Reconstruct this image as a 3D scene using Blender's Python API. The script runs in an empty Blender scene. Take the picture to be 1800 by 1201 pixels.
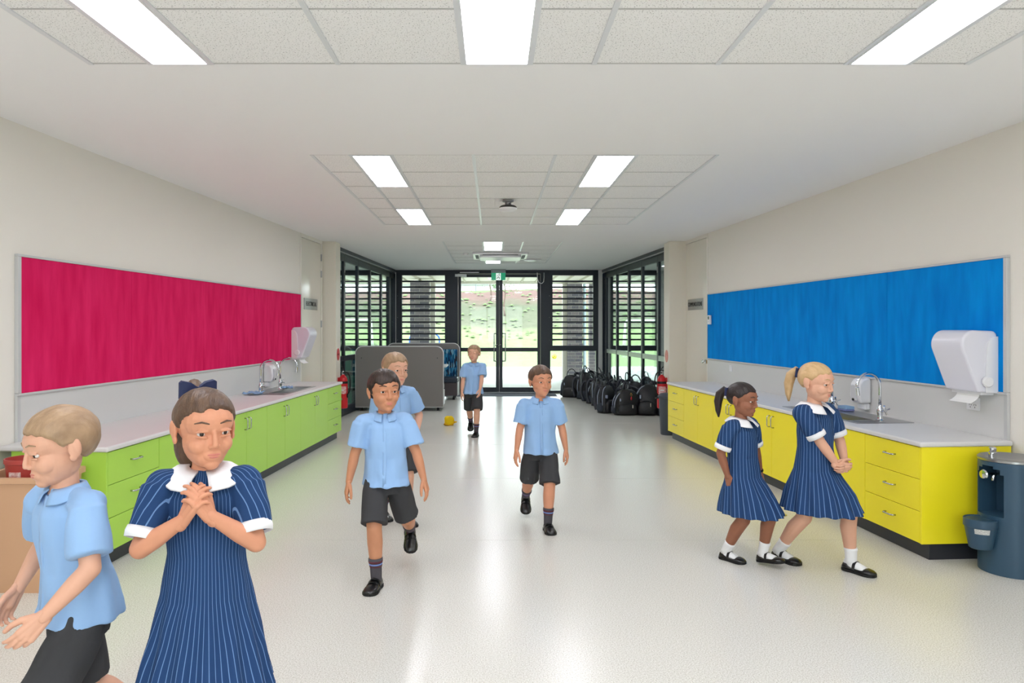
import bpy, bmesh, math, random
import numpy as np
from mathutils import Vector, Matrix, Euler, noise

SC = bpy.context.scene
COL = SC.collection

# ------------------------------------------------------------------ camera
CAM_H = 1.447
cam_d = bpy.data.cameras.new('camera')
cam = bpy.data.objects.new('camera', cam_d)
COL.objects.link(cam)
cam.location = (0, 0, CAM_H)
cam.rotation_euler = (math.pi / 2, 0, 0)
cam_d.sensor_width = 36.0
cam_d.lens = 1265.0 / 1800.0 * 36.0
cam_d.shift_x = (900.0 - 867.0) / 1800.0
cam_d.shift_y = -(600.5 - 576.0) / 1800.0
cam_d.clip_start = 0.05
cam_d.clip_end = 600
SC.camera = cam

# ------------------------------------------------------------------ sky, light level
SKY_STRENGTH = 6.2
PANEL_STRENGTH = 13.0
world = bpy.data.worlds.new('overcast_sky')
SC.world = world
world.use_nodes = True
wn = world.node_tree.nodes
bg = wn['Background']
bg.inputs['Color'].default_value = (0.94, 0.95, 1.0, 1)
bg.inputs['Strength'].default_value = SKY_STRENGTH
vs = SC.view_settings
vs.view_transform = 'Standard'
vs.look = 'None'
vs.exposure = 0.26
SC.cycles.max_bounces = 9
SC.cycles.diffuse_bounces = 5
SC.cycles.transparent_max_bounces = 24
vs.gamma = 1.0
vs.use_curve_mapping = False

CEIL = 2.72
R = math.radians
PI = math.pi


# ------------------------------------------------------------------ materials
def lin(c):
    out = []
    for v in c:
        v = v / 255.0
        out.append(v / 12.92 if v <= 0.04045 else ((v + 0.055) / 1.055) ** 2.4)
    return tuple(out) + (1.0,)


MATS = {}


def mat(name, rgb, rough=0.5, metal=0.0, spec=0.5, noise_amt=0.0, noise_scale=30.0, stretch=None, bump=0.0,
        bump_scale=200.0, coat=0.0, emit=None, sheen=0.0, rgb2=None, alpha=None):
    if name in MATS:
        return MATS[name]
    m = bpy.data.materials.new(name)
    m.use_nodes = True
    nt = m.node_tree
    b = nt.nodes['Principled BSDF']
    c = lin(rgb)
    b.inputs['Base Color'].default_value = c
    b.inputs['Roughness'].default_value = rough
    b.inputs['Metallic'].default_value = metal
    b.inputs['Specular IOR Level'].default_value = spec
    b.inputs['Coat Weight'].default_value = coat
    b.inputs['Sheen Weight'].default_value = sheen
    if emit:
        b.inputs['Emission Color'].default_value = lin(emit[0])
        b.inputs['Emission Strength'].default_value = emit[1]
    tc = None
    if noise_amt or bump or rgb2:
        tc = nt.nodes.new('ShaderNodeTexCoord')
        mp = nt.nodes.new('ShaderNodeMapping')
        nt.links.new(tc.outputs['Object'], mp.inputs['Vector'])
        if stretch:
            mp.inputs['Scale'].default_value = stretch
    if noise_amt or rgb2:
        n = nt.nodes.new('ShaderNodeTexNoise')
        n.inputs['Scale'].default_value = noise_scale
        n.inputs['Detail'].default_value = 4
        nt.links.new(mp.outputs['Vector'], n.inputs['Vector'])
        r = nt.nodes.new('ShaderNodeValToRGB')
        r.color_ramp.elements[0].position = 0.3
        r.color_ramp.elements[1].position = 0.7
        if rgb2:
            r.color_ramp.elements[0].color = c
            r.color_ramp.elements[1].color = lin(rgb2)
        else:
            r.color_ramp.elements[0].color = tuple(v * (1 - noise_amt) for v in c[:3]) + (1,)
            r.color_ramp.elements[1].color = tuple(min(1, v * (1 + noise_amt)) for v in c[:3]) + (1,)
        nt.links.new(n.outputs['Fac'], r.inputs['Fac'])
        nt.links.new(r.outputs['Color'], b.inputs['Base Color'])
    if bump:
        n2 = nt.nodes.new('ShaderNodeTexNoise')
        n2.inputs['Scale'].default_value = bump_scale
        n2.inputs['Detail'].default_value = 3
        nt.links.new(mp.outputs['Vector'], n2.inputs['Vector'])
        bp = nt.nodes.new('ShaderNodeBump')
        bp.inputs['Strength'].default_value = bump
        bp.inputs['Distance'].default_value = 0.01
        nt.links.new(n2.outputs['Fac'], bp.inputs['Height'])
        nt.links.new(bp.outputs['Normal'], b.inputs['Normal'])
    MATS[name] = m
    return m


def glass_mat(name, tint=(240, 248, 246), refl=0.5):
    if name in MATS:
        return MATS[name]
    m = bpy.data.materials.new(name)
    m.use_nodes = True
    nt = m.node_tree
    nt.nodes.clear()
    out = nt.nodes.new('ShaderNodeOutputMaterial')
    mix = nt.nodes.new('ShaderNodeMixShader')
    tr = nt.nodes.new('ShaderNodeBsdfTransparent')
    tr.inputs['Color'].default_value = lin(tint)
    gl = nt.nodes.new('ShaderNodeBsdfGlossy')
    gl.inputs['Roughness'].default_value = 0.02
    fr = nt.nodes.new('ShaderNodeFresnel')
    fr.inputs['IOR'].default_value = 1.45
    mu = nt.nodes.new('ShaderNodeMath')
    mu.operation = 'MULTIPLY'
    mu.inputs[1].default_value = refl
    nt.links.new(fr.outputs[0], mu.inputs[0])
    nt.links.new(mu.outputs[0], mix.inputs[0])
    nt.links.new(tr.outputs[0], mix.inputs[1])
    nt.links.new(gl.outputs[0], mix.inputs[2])
    nt.links.new(mix.outputs[0], out.inputs['Surface'])
    MATS[name] = m
    return m


def floor_mat():
    m = mat('vinyl_floor', (214, 213, 205), rough=0.24, spec=0.5)
    nt = m.node_tree
    b = nt.nodes['Principled BSDF']
    tc = nt.nodes.new('ShaderNodeTexCoord')
    v = nt.nodes.new('ShaderNodeTexNoise')
    v.inputs['Scale'].default_value = 170
    v.inputs['Detail'].default_value = 2
    nt.links.new(tc.outputs['Object'], v.inputs['Vector'])
    r = nt.nodes.new('ShaderNodeValToRGB')
    e = r.color_ramp.elements
    e[0].position = 0.30
    e[0].color = lin((184, 181, 168))
    e[1].position = 0.66
    e[1].color = lin((232, 231, 224))
    k = e.new(0.46)
    k.color = lin((214, 212, 203))
    nt.links.new(v.outputs['Fac'], r.inputs['Fac'])
    nt.links.new(r.outputs['Color'], b.inputs['Base Color'])
    return m


def tile_mat():
    m = mat('mineral_fibre_tile', (222, 221, 216), rough=0.95, spec=0.1)
    nt = m.node_tree
    b = nt.nodes['Principled BSDF']
    tc = nt.nodes.new('ShaderNodeTexCoord')
    v = nt.nodes.new('ShaderNodeTexNoise')
    v.inputs['Scale'].default_value = 150
    v.inputs['Detail'].default_value = 1
    nt.links.new(tc.outputs['Object'], v.inputs['Vector'])
    r = nt.nodes.new('ShaderNodeValToRGB')
    e = r.color_ramp.elements
    e[0].position = 0.31
    e[0].color = lin((172, 172, 170))
    e[1].position = 0.38
    e[1].color = lin((248, 248, 247))
    nt.links.new(v.outputs['Fac'], r.inputs['Fac'])
    nt.links.new(r.outputs['Color'], b.inputs['Base Color'])
    bp = nt.nodes.new('ShaderNodeBump')
    bp.inputs['Strength'].default_value = 0.5
    bp.inputs['Distance'].default_value = 0.004
    nt.links.new(v.outputs['Fac'], bp.inputs['Height'])
    nt.links.new(bp.outputs['Normal'], b.inputs['Normal'])
    return m


def felt_mat(name, rgb, rgb2):
    """brushed felt: vertical nap streaks that are part of the cloth"""
    m = mat(name, rgb, rough=0.95, spec=0.1, rgb2=rgb2, noise_scale=4.0, stretch=(3.0, 3.0, 0.6), bump=0.25,
            bump_scale=420)
    return m


def stripe_mat(name, rgb, rgb2, n, width):
    """thin stripes running down the cloth, laid out around the wearer's axis"""
    if name in MATS:
        return MATS[name]
    m = mat(name, rgb, rough=0.85, spec=0.2)
    nt = m.node_tree
    b = nt.nodes['Principled BSDF']
    tc = nt.nodes.new('ShaderNodeTexCoord')
    s = nt.nodes.new('ShaderNodeSeparateXYZ')
    nt.links.new(tc.outputs['Object'], s.inputs[0])
    at = nt.nodes.new('ShaderNodeMath')
    at.operation = 'ARCTAN2'
    nt.links.new(s.outputs['X'], at.inputs[0])
    nt.links.new(s.outputs['Y'], at.inputs[1])
    mu = nt.nodes.new('ShaderNodeMath')
    mu.operation = 'MULTIPLY'
    mu.inputs[1].default_value = n / (2 * PI)
    nt.links.new(at.outputs[0], mu.inputs[0])
    fr = nt.nodes.new('ShaderNodeMath')
    fr.operation = 'FRACT'
    nt.links.new(mu.outputs[0], fr.inputs[0])
    lt = nt.nodes.new('ShaderNodeMath')
    lt.operation = 'LESS_THAN'
    lt.inputs[1].default_value = width
    nt.links.new(fr.outputs[0], lt.inputs[0])
    mx = nt.nodes.new('ShaderNodeMix')
    mx.data_type = 'RGBA'
    mx.inputs['A'].default_value = lin(rgb)
    mx.inputs['B'].default_value = lin(rgb2)
    nt.links.new(lt.outputs[0], mx.inputs['Factor'])
    nt.links.new(mx.outputs['Result'], b.inputs['Base Color'])
    return m


def patch_mat(name, cols, scale, stretch):
    """woven upholstery with vertical dashes of several colours"""
    if name in MATS:
        return MATS[name]
    m = mat(name, cols[0], rough=0.9, spec=0.2)
    nt = m.node_tree
    b = nt.nodes['Principled BSDF']
    tc = nt.nodes.new('ShaderNodeTexCoord')
    mp = nt.nodes.new('ShaderNodeMapping')
    mp.inputs['Scale'].default_value = stretch
    nt.links.new(tc.outputs['Object'], mp.inputs['Vector'])
    v = nt.nodes.new('ShaderNodeTexVoronoi')
    v.inputs['Scale'].default_value = scale
    nt.links.new(mp.outputs['Vector'], v.inputs['Vector'])
    sp = nt.nodes.new('ShaderNodeSeparateColor')
    nt.links.new(v.outputs['Color'], sp.inputs[0])
    r = nt.nodes.new('ShaderNodeValToRGB')
    r.color_ramp.interpolation = 'CONSTANT'
    e = r.color_ramp.elements
    e[0].color = lin(cols[0])
    e[1].position = 1.0 / len(cols)
    e[1].color = lin(cols[1])
    for i in range(2, len(cols)):
        k = e.new(i / len(cols))
        k.color = lin(cols[i])
    nt.links.new(sp.outputs[0], r.inputs['Fac'])
    nt.links.new(r.outputs['Color'], b.inputs['Base Color'])
    return m


# ------------------------------------------------------------------ mesh helpers
class MB:
    def __init__(self):
        self.v = []
        self.f = []

    def add(self, verts, faces):
        o = len(self.v)
        self.v.extend([tuple(p) for p in verts])
        self.f.extend([tuple(i + o for i in f) for f in faces])
        return self

    def box(self, x0, x1, y0, y1, z0, z1, M=None):
        vs_ = [(x0, y0, z0), (x1, y0, z0), (x1, y1, z0), (x0, y1, z0), (x0, y0, z1), (x1, y0, z1), (x1, y1, z1), (x0, y1, z1)]
        if M is not None:
            vs_ = [tuple(M @ Vector(p)) for p in vs_]
        return self.add(vs_, [(0, 3, 2, 1), (4, 5, 6, 7), (0, 1, 5, 4), (1, 2, 6, 5), (2, 3, 7, 6), (3, 0, 4, 7)])

    def prism(self, poly, z0, z1, axis='z', M=None):
        """poly: ccw list of 2D points, extruded along an axis"""
        n = len(poly)

        def mk(p, t):
            if axis == 'z':
                return (p[0], p[1], t)
            if axis == 'y':
                return (p[0], t, p[1])
            return (t, p[0], p[1])
        vs_ = [mk(p, z0) for p in poly] + [mk(p, z1) for p in poly]
        if M is not None:
            vs_ = [tuple(M @ Vector(p)) for p in vs_]
        fs = [tuple(range(n - 1, -1, -1)), tuple(range(n, 2 * n))]
        fs += [(i, (i + 1) % n, n + (i + 1) % n, n + i) for i in range(n)]
        return self.add(vs_, fs)

    def loft(self, rings, cap=True, closed=False):
        """rings: list of lists of points of the same length"""
        n = len(rings[0])
        vs_ = [p for r in rings for p in r]
        fs = []
        m = len(rings)
        for k in range(m if closed else m - 1):
            a = k * n
            b = ((k + 1) % m) * n
            for i in range(n):
                j = (i + 1) % n
                fs.append((a + i, a + j, b + j, b + i))
        if cap and not closed:
            fs.append(tuple(range(n - 1, -1, -1)))
            fs.append(tuple((m - 1) * n + i for i in range(n)))
        return self.add(vs_, fs)

    def tube(self, pts, r, n=8, cap=True, closed=False, flat=None):
        pts = [Vector(p) for p in pts]
        m = len(pts)
        rr = r if isinstance(r, (list, tuple)) else [r] * m
        rings = []
        up = None
        for k in range(m):
            if closed:
                d = pts[(k + 1) % m] - pts[k - 1]
            else:
                d = pts[min(k + 1, m - 1)] - pts[max(k - 1, 0)]
            d.normalize()
            if up is None:
                up = Vector((0, 0, 1)) if abs(d.z) < 0.9 else Vector((0, 1, 0))
            a = up - d * up.dot(d)
            if a.length < 1e-5:
                a = d.orthogonal()
            a.normalize()
            up = a
            b = d.cross(a)
            fl = flat if flat else 1.0
            rings.append([tuple(pts[k] + a * (rr[k] * math.cos(2 * PI * i / n)) + b * (rr[k] * fl * math.sin(2 * PI * i / n))) for i in range(n)])
        return self.loft(rings, cap, closed)

    def cyl(self, c, r, z0, z1, n=24, r1=None, M=None):
        r1 = r if r1 is None else r1
        ra = [(c[0] + r * math.cos(2 * PI * i / n), c[1] + r * math.sin(2 * PI * i / n), z0) for i in range(n)]
        rb = [(c[0] + r1 * math.cos(2 * PI * i / n), c[1] + r1 * math.sin(2 * PI * i / n), z1) for i in range(n)]
        if M is not None:
            ra = [tuple(M @ Vector(p)) for p in ra]
            rb = [tuple(M @ Vector(p)) for p in rb]
        return self.loft([ra, rb])

    def lathe(self, prof, c=(0, 0), n=24, M=None, sx=1.0, sy=1.0):
        rings = []
        for (r, z) in prof:
            ring = [(c[0] + sx * r * math.cos(2 * PI * i / n), c[1] + sy * r * math.sin(2 * PI * i / n), z) for i in range(n)]
            if M is not None:
                ring = [tuple(M @ Vector(p)) for p in ring]
            rings.append(ring)
        return self.loft(rings)

    def ball(self, c, rad, n=14, m=10, M=None):
        if not isinstance(rad, (tuple, list)):
            rad = (rad, rad, rad)
        rings = []
        for k in range(m + 1):
            t = PI * (k + 0.02 if k == 0 else (k - 0.02 if k == m else k)) / m
            ring = []
            for i in range(n):
                p = 2 * PI * i / n
                q = Vector((rad[0] * math.sin(t) * math.cos(p), rad[1] * math.sin(t) * math.sin(p), -rad[2] * math.cos(t)))
                if M is not None:
                    q = M @ q
                ring.append((c[0] + q.x, c[1] + q.y, c[2] + q.z))
            rings.append(ring)
        return self.loft(rings)

    def cone(self, p0, p1, r0, r1, n=14, flat=None, side=None):
        """round-ended tapered limb"""
        p0 = Vector(p0)
        p1 = Vector(p1)
        d = (p1 - p0)
        L = d.length
        d = d / L if L > 1e-6 else Vector((0, 0, 1))
        a = Vector(side) if side is not None else (Vector((1, 0, 0)) if abs(d.x) < 0.9 else Vector((0, 1, 0)))
        a = (a - d * a.dot(d)).normalized()
        b = d.cross(a)
        fl = flat or 1.0
        rings = []
        for k in range(5):
            t = (k + 0.15) / 5 * PI / 2
            rings.append((p0 - d * r0 * math.cos(t), r0 * math.sin(t)))
        rings.append((p0, r0))
        rings.append((p1, r1))
        for k in range(4, -1, -1):
            t = (k + 0.15) / 5 * PI / 2
            rings.append((p1 + d * r1 * math.cos(t), r1 * math.sin(t)))
        return self.loft([[tuple(c + a * (r * math.cos(2 * PI * i / n)) + b * (r * fl * math.sin(2 * PI * i / n))) for i in range(n)] for c, r in rings])

    def mesh(self, name):
        me = bpy.data.meshes.new(name)
        me.from_pydata(self.v, [], self.f)
        me.validate(clean_customdata=False)
        me.update()
        return me

    def build(self, name, m, parent=None, smooth=False, bevel=0.0, seg=2, loc=None):
        me = self.mesh(name)
        bm = bmesh.new()
        bm.from_mesh(me)
        bmesh.ops.recalc_face_normals(bm, faces=bm.faces)
        bm.to_mesh(me)
        bm.free()
        return link(name, me, m, parent, smooth, bevel, seg, loc)


def link(name, me, m, parent=None, smooth=False, bevel=0.0, seg=2, loc=None):
    if smooth:
        me.polygons.foreach_set('use_smooth', [True] * len(me.polygons))
        if smooth == 'auto':
            try:
                me.set_sharp_from_angle(angle=R(40))
            except Exception:
                pass
    o = bpy.data.objects.new(name, me)
    COL.objects.link(o)
    if m is not None:
        me.materials.append(m)
    if parent is not None:
        o.parent = parent
    if loc is not None:
        o.location = loc
    if bevel:
        md = o.modifiers.new('bevel', 'BEVEL')
        md.width = bevel
        md.segments = seg
        md.limit_method = 'ANGLE'
        md.angle_limit = R(35)
    return o


def piece(name, me, parent, loc=(0, 0, 0), rot=(0, 0, 0), scale=(1, 1, 1)):
    """one more object on shared mesh data"""
    o = bpy.data.objects.new(name, me)
    COL.objects.link(o)
    o.parent = parent
    o.location = loc
    o.rotation_euler = rot
    o.scale = scale
    return o


def tag(o, label=None, cat=None, group=None, kind=None):
    if label:
        o['label'] = label
    if cat:
        o['category'] = cat
    if group:
        o['group'] = group
    if kind:
        o['kind'] = kind
    return o


def thing(name, label, cat, loc=(0, 0, 0), rotz=0.0, group=None, kind=None):
    o = bpy.data.objects.new(name, None)
    COL.objects.link(o)
    o.empty_display_size = 0.1
    o.location = loc
    o.rotation_euler = (0, 0, rotz)
    return tag(o, label, cat, group, kind)


def copy_tree(o, parent=None):
    c = o.copy()
    COL.objects.link(c)
    c.parent = parent
    for ch in list(o.children):
        copy_tree(ch, c)
    return c


def text_mesh(name, s, size, m, parent, loc, rot, width=None, depth=0.001, align='CENTER'):
    cu = bpy.data.curves.new(name, 'FONT')
    cu.body = s
    cu.size = size
    cu.extrude = depth
    cu.align_x = align
    cu.align_y = 'CENTER'
    tmp = bpy.data.objects.new(name, cu)
    COL.objects.link(tmp)
    dg = bpy.context.evaluated_depsgraph_get()
    me = bpy.data.meshes.new_from_object(tmp.evaluated_get(dg))
    bpy.data.objects.remove(tmp)
    if width:
        xs = [v.co.x for v in me.vertices]
        k = width / (max(xs) - min(xs))
        for v in me.vertices:
            v.co.x *= k
    me.materials.clear()
    o = link(name, me, m, parent)
    o.location = loc
    o.rotation_euler = rot
    return o


def arc(cx, cz, r, a0, a1, n):
    return [(cx + r * math.cos(R(a0 + (a1 - a0) * i / n)), cz + r * math.sin(R(a0 + (a1 - a0) * i / n))) for i in range(n + 1)]


def rrect(x0, x1, z0, z1, r, n=5, corners='1111'):
    """rounded rectangle, ccw from bottom-left; corners BL BR TR TL"""
    p = []
    p += arc(x0 + r, z0 + r, r, 180, 270, n) if corners[0] == '1' else [(x0, z0)]
    p += arc(x1 - r, z0 + r, r, 270, 360, n) if corners[1] == '1' else [(x1, z0)]
    p += arc(x1 - r, z1 - r, r, 0, 90, n) if corners[2] == '1' else [(x1, z1)]
    p += arc(x0 + r, z1 - r, r, 90, 180, n) if corners[3] == '1' else [(x0, z1)]
    return p


# ------------------------------------------------------------------ shared materials
M_WALL = mat('cream_paint', (236, 232, 223), rough=0.55, spec=0.3, bump=0.03, bump_scale=300)
M_CEIL = mat('white_plasterboard', (246, 246, 246), rough=0.8, spec=0.2)
M_FLOOR = floor_mat()
M_TILE = tile_mat()
M_CROSS = mat('grid_cross_metal', (196, 196, 194), rough=0.6)
M_TBAR = mat('white_grid_metal', (224, 227, 230), rough=0.3, spec=0.5)
M_DIFF = mat('light_diffuser', (255, 255, 255), rough=0.5, emit=((247, 246, 255), PANEL_STRENGTH))
M_WHITE = mat('white_plastic', (236, 236, 238), rough=0.3)
M_WFRAME = mat('white_aluminium', (205, 206, 206), rough=0.35, metal=0.2)
M_DARK = mat('navy_powdercoat', (17, 28, 42), rough=0.35, spec=0.5)
M_GLASS = glass_mat('clear_glass')
M_CHROME = mat('chrome', (215, 218, 222), rough=0.08, metal=1.0)
M_STEEL = mat('brushed_steel', (170, 170, 170), rough=0.28, metal=1.0)
M_SATIN = mat('satin_steel', (185, 186, 188), rough=0.25, metal=0.9)
M_BLACK = mat('black_plastic', (22, 22, 24), rough=0.4)
M_RUBBER = mat('black_rubber', (18, 18, 19), rough=0.7)
M_BENCH = mat('pale_grey_laminate', (222, 221, 219), rough=0.35)
M_SPLASH = mat('pale_grey_splashback', (214, 214, 212), rough=0.3)

# wall lines, seen in plan: x = a + b*y
LA, LB = -3.2897, 0.0725
RA, RB = 3.5763, -0.0698


def wl(y):
    return LA + LB * y


def wr(y):
    return RA + RB * y


ANG_L = math.atan2(1, LB)          # direction of the left wall going away
ANG_R = math.atan2(-1, -RB)        # local x on the right wall runs towards the camera

# ------------------------------------------------------------------ room shell
YB = 16.0
YS = -3.2
fl = MB().box(-4.4, 4.4, YS - 0.1, 15.1, -0.12, 0)
fl.box(-4.4, 4.4, 15.1, YB + 0.05, -0.12, -0.004)
tag(fl.build('floor', M_FLOOR), kind='structure')
floor_o = bpy.data.objects['floor']
for ys in (0.9, 2.9, 4.9, 6.9, 8.9, 10.9, 12.9):
    MB().box(-3.2, 3.4, ys - 0.0012, ys + 0.0012, -0.002, 0.0006).build('weld_seam', mat('floor_weld', (196, 194, 184), rough=0.5), floor_o)
MB().box(-1.1, 1.35, 15.13, 15.98, -0.003, 0.004).build('entry_mat', mat('entry_mat_grey', (108, 112, 124), rough=0.95, bump=0.6, bump_scale=300), floor_o)

# ceiling sheet with three openings for the tiled fields
P1 = (-1.955, 2.30, -0.12, 3.48)
P2 = (-1.352, 1.664, 5.30, 8.90)
P3 = (-0.760, 1.042, 10.66, 14.24)
PB = (-1.955, 2.30, -3.0, -0.72)
ce = MB()
rows = [(YS - 0.1, PB[2], None), (PB[2], PB[3], PB), (PB[3], P1[2], None), (P1[2], P1[3], P1), (P1[3], P2[2], None), (P2[2], P2[3], P2), (P2[3], P3[2], None),
        (P3[2], P3[3], P3), (P3[3], YB + 0.06, None)]
for y0, y1, p in rows:
    if p is None:
        ce.box(-4.4, 4.4, y0, y1, CEIL, CEIL + 0.12)
    else:
        ce.box(-4.4, p[0], y0, y1, CEIL, CEIL + 0.12)
        ce.box(p[1], 4.4, y0, y1, CEIL, CEIL + 0.12)
        ce.box(p[0], p[1], y0, y1, CEIL + 0.09, CEIL + 0.12)
ceil_o = tag(ce.build('ceiling', M_CEIL), kind='structure')
cb = MB()
for (a, b_, s) in ((0, 1, 1), (2, 3, 1)):
    pass


TILE_CACHE = {}


def ceiling_field(p, cols, nrow, lights, tag_words):
    """cols: list of x breaks with kind: 't' tile or 'l' light column"""
    x0, x1, y0, y1 = p
    pitch = (y1 - y0) / nrow
    for (a, b_, k) in cols:
        for r_ in range(nrow):
            if k == 'l' and any(r_ in (l0, l0 + 1) for l0 in lights):
                continue
            key = (round(b_ - a, 3), round(pitch, 3))
            if key not in TILE_CACHE:
                w, d = key
                mb = MB().box(-w / 2 + 0.011, w / 2 - 0.011, -d / 2 + 0.006, d / 2 - 0.006, 0.0, 0.016)
                me = mb.mesh('ceiling_tile')
                me.materials.append(M_TILE)
                TILE_CACHE[key] = me
            piece('ceiling_tile', TILE_CACHE[key], ceil_o, ((a + b_) / 2, y0 + pitch * (r_ + 0.5), CEIL + 0.003))
    xs = sorted(set([c[0] for c in cols] + [cols[-1][1]]))
    for i, x in enumerate(xs):
        w = 0.012
        xx = min(max(x, x0 + w), x1 - w)
        MB().box(xx - w, xx + w, y0, y1, CEIL - 0.003, CEIL + 0.02).build('grid_bar', M_TBAR, ceil_o)
    for r_ in range(nrow + 1):
        y = min(max(y0 + pitch * r_, y0 + 0.007), y1 - 0.007)
        MB().box(x0, x1, y - 0.0045, y + 0.0045, CEIL + 0.001, CEIL + 0.02).build('grid_bar', M_CROSS, ceil_o)
    n = 0
    for (a, b_, k) in cols:
        if k != 'l':
            continue
        for l0 in lights:
            ya = y0 + pitch * l0
            yb = ya + pitch * 2
            t = thing('ceiling_light', tag_words.pop(0), 'light', ((a + b_) / 2, (ya + yb) / 2, CEIL), 0, 'recessed ceiling light panels')
            w = (b_ - a) / 2
            d = (yb - ya) / 2
            fr = MB()
            fr.box(-w + 0.005, -w + 0.017, -d + 0.008, d - 0.008, -0.006, 0.05).box(w - 0.017, w - 0.005, -d + 0.008, d - 0.008, -0.006, 0.05)
            fr.box(-w + 0.017, w - 0.017, -d + 0.008, -d + 0.018, -0.006, 0.05).box(-w + 0.017, w - 0.017, d - 0.018, d - 0.008, -0.006, 0.05)
            fr.build('frame', M_TBAR, t)
            MB().box(-w + 0.018, w - 0.018, -d + 0.019, d - 0.019, -0.001, 0.012).build('diffuser', M_DIFF, t)
            n += 1


cols1 = [(-1.955, -1.655, 't'), (-1.655, -1.36, 'l'), (-1.36, -0.75, 't'), (-0.75, -0.145, 't'), (-0.145, 0.18, 'l'), (0.18, 0.487, 't'),
         (0.487, 1.085, 't'), (1.085, 1.705, 't'), (1.705, 2.005, 'l'), (2.005, 2.30, 't')]
ceiling_field(P1, cols1, 6, [0, 4], [
    'ceiling light panel overhead, left of the camera and out of view behind it', 'long bright ceiling light panel cut by the top left corner of the picture',
    'ceiling light panel overhead in the middle, out of view behind the camera', 'bright ceiling light panel in the middle of the top edge of the picture',
    'ceiling light panel overhead, right of the camera and out of view behind it', 'long bright ceiling light panel cut by the top right corner of the picture'])
cols2 = [(-1.352, -1.056, 't'), (-1.056, -0.752, 'l'), (-0.752, -0.147, 't'), (-0.147, 0.458, 't'), (0.458, 0.756, 't'), (0.756, 1.06, 'l'), (1.06, 1.664, 't')]
ceiling_field(P2, cols2, 6, [0, 4], [
    'near left light panel of the four in the middle tiled ceiling field', 'far left light panel of the four in the middle tiled ceiling field',
    'near right light panel of the four in the middle tiled ceiling field', 'far right light panel of the four in the middle tiled ceiling field'])
cols3 = [(-0.76, -0.155, 't'), (-0.155, 0.15, 'l'), (0.15, 0.445, 't'), (0.445, 1.042, 't')]
ceiling_field(P3, cols3, 6, [0, 4], [
    'small bright light panel in front of the ceiling air conditioner', 'small bright light panel behind the ceiling air conditioner'])
ceiling_field(PB, cols1, 4, [2], ['ceiling light panel far behind the camera on the left', 'ceiling light panel far behind the camera in the middle',
                                  'ceiling light panel far behind the camera on the right'])

# side walls (thin slabs along the two slanting lines), doors and piers
def wall_strip(name, y0, y1, side, z0=0.0, z1=CEIL, m=None, t=0.12):
    if side == 'L':
        poly = [(wl(y0), y0), (wl(y1), y1), (wl(y1) - t, y1), (wl(y0) - t, y0)]
    else:
        poly = [(wr(y0), y0), (wr(y0) + t, y0), (wr(y1) + t, y1), (wr(y1), y1)]
    return MB().prism(poly, z0, z1).build(name, m or M_WALL)


tag(wall_strip('wall_left', YS, 9.645, 'L'), kind='structure')
tag(wall_strip('wall_right', YS, 9.70, 'R'), kind='structure')
wf = MB().box(-3.8, -1.2, YS - 0.1, YS, 0, CEIL).box(1.5, 4.0, YS - 0.1, YS, 0, CEIL).box(-1.2, 1.5, YS - 0.1, YS, 2.55, CEIL).box(-1.2, 1.5, YS - 0.1, YS, 0, 0.08)
tag(wf.build('wall_front', M_WALL), kind='structure')
w9 = thing('window_9', None, None, (0.15, YS, 0), 0, kind='structure')  # unseen glazing added behind the camera so daylight lifts ceiling and walls
wfr = MB().box(-1.35, 1.35, -0.09, -0.01, 2.47, 2.55).box(-1.35, 1.35, -0.09, -0.01, 0.08, 0.16)
for x in (-1.35, -0.49, 0.41, 1.27):
    wfr.box(x, x + 0.08, -0.09, -0.01, 0.16, 2.47)
wfr.build('window_frame', M_DARK, w9)
for x in (-1.27, -0.41, 0.49):
    MB().box(x, x + 0.78, -0.055, -0.045, 0.16, 2.47).build('pane', M_GLASS, w9)


def frame_obj(name, label, cat, y, side, group=None, z=0.0, off=0.0, kind=None):
    """an empty on a side wall: local x runs left to right as seen, local y goes into the wall"""
    if side == 'L':
        return thing(name, label, cat, (wl(y) + off, y, z), ANG_L, group, kind)
    return thing(name, label, cat, (wr(y) - off, y, z), ANG_R, group, kind)


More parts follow.
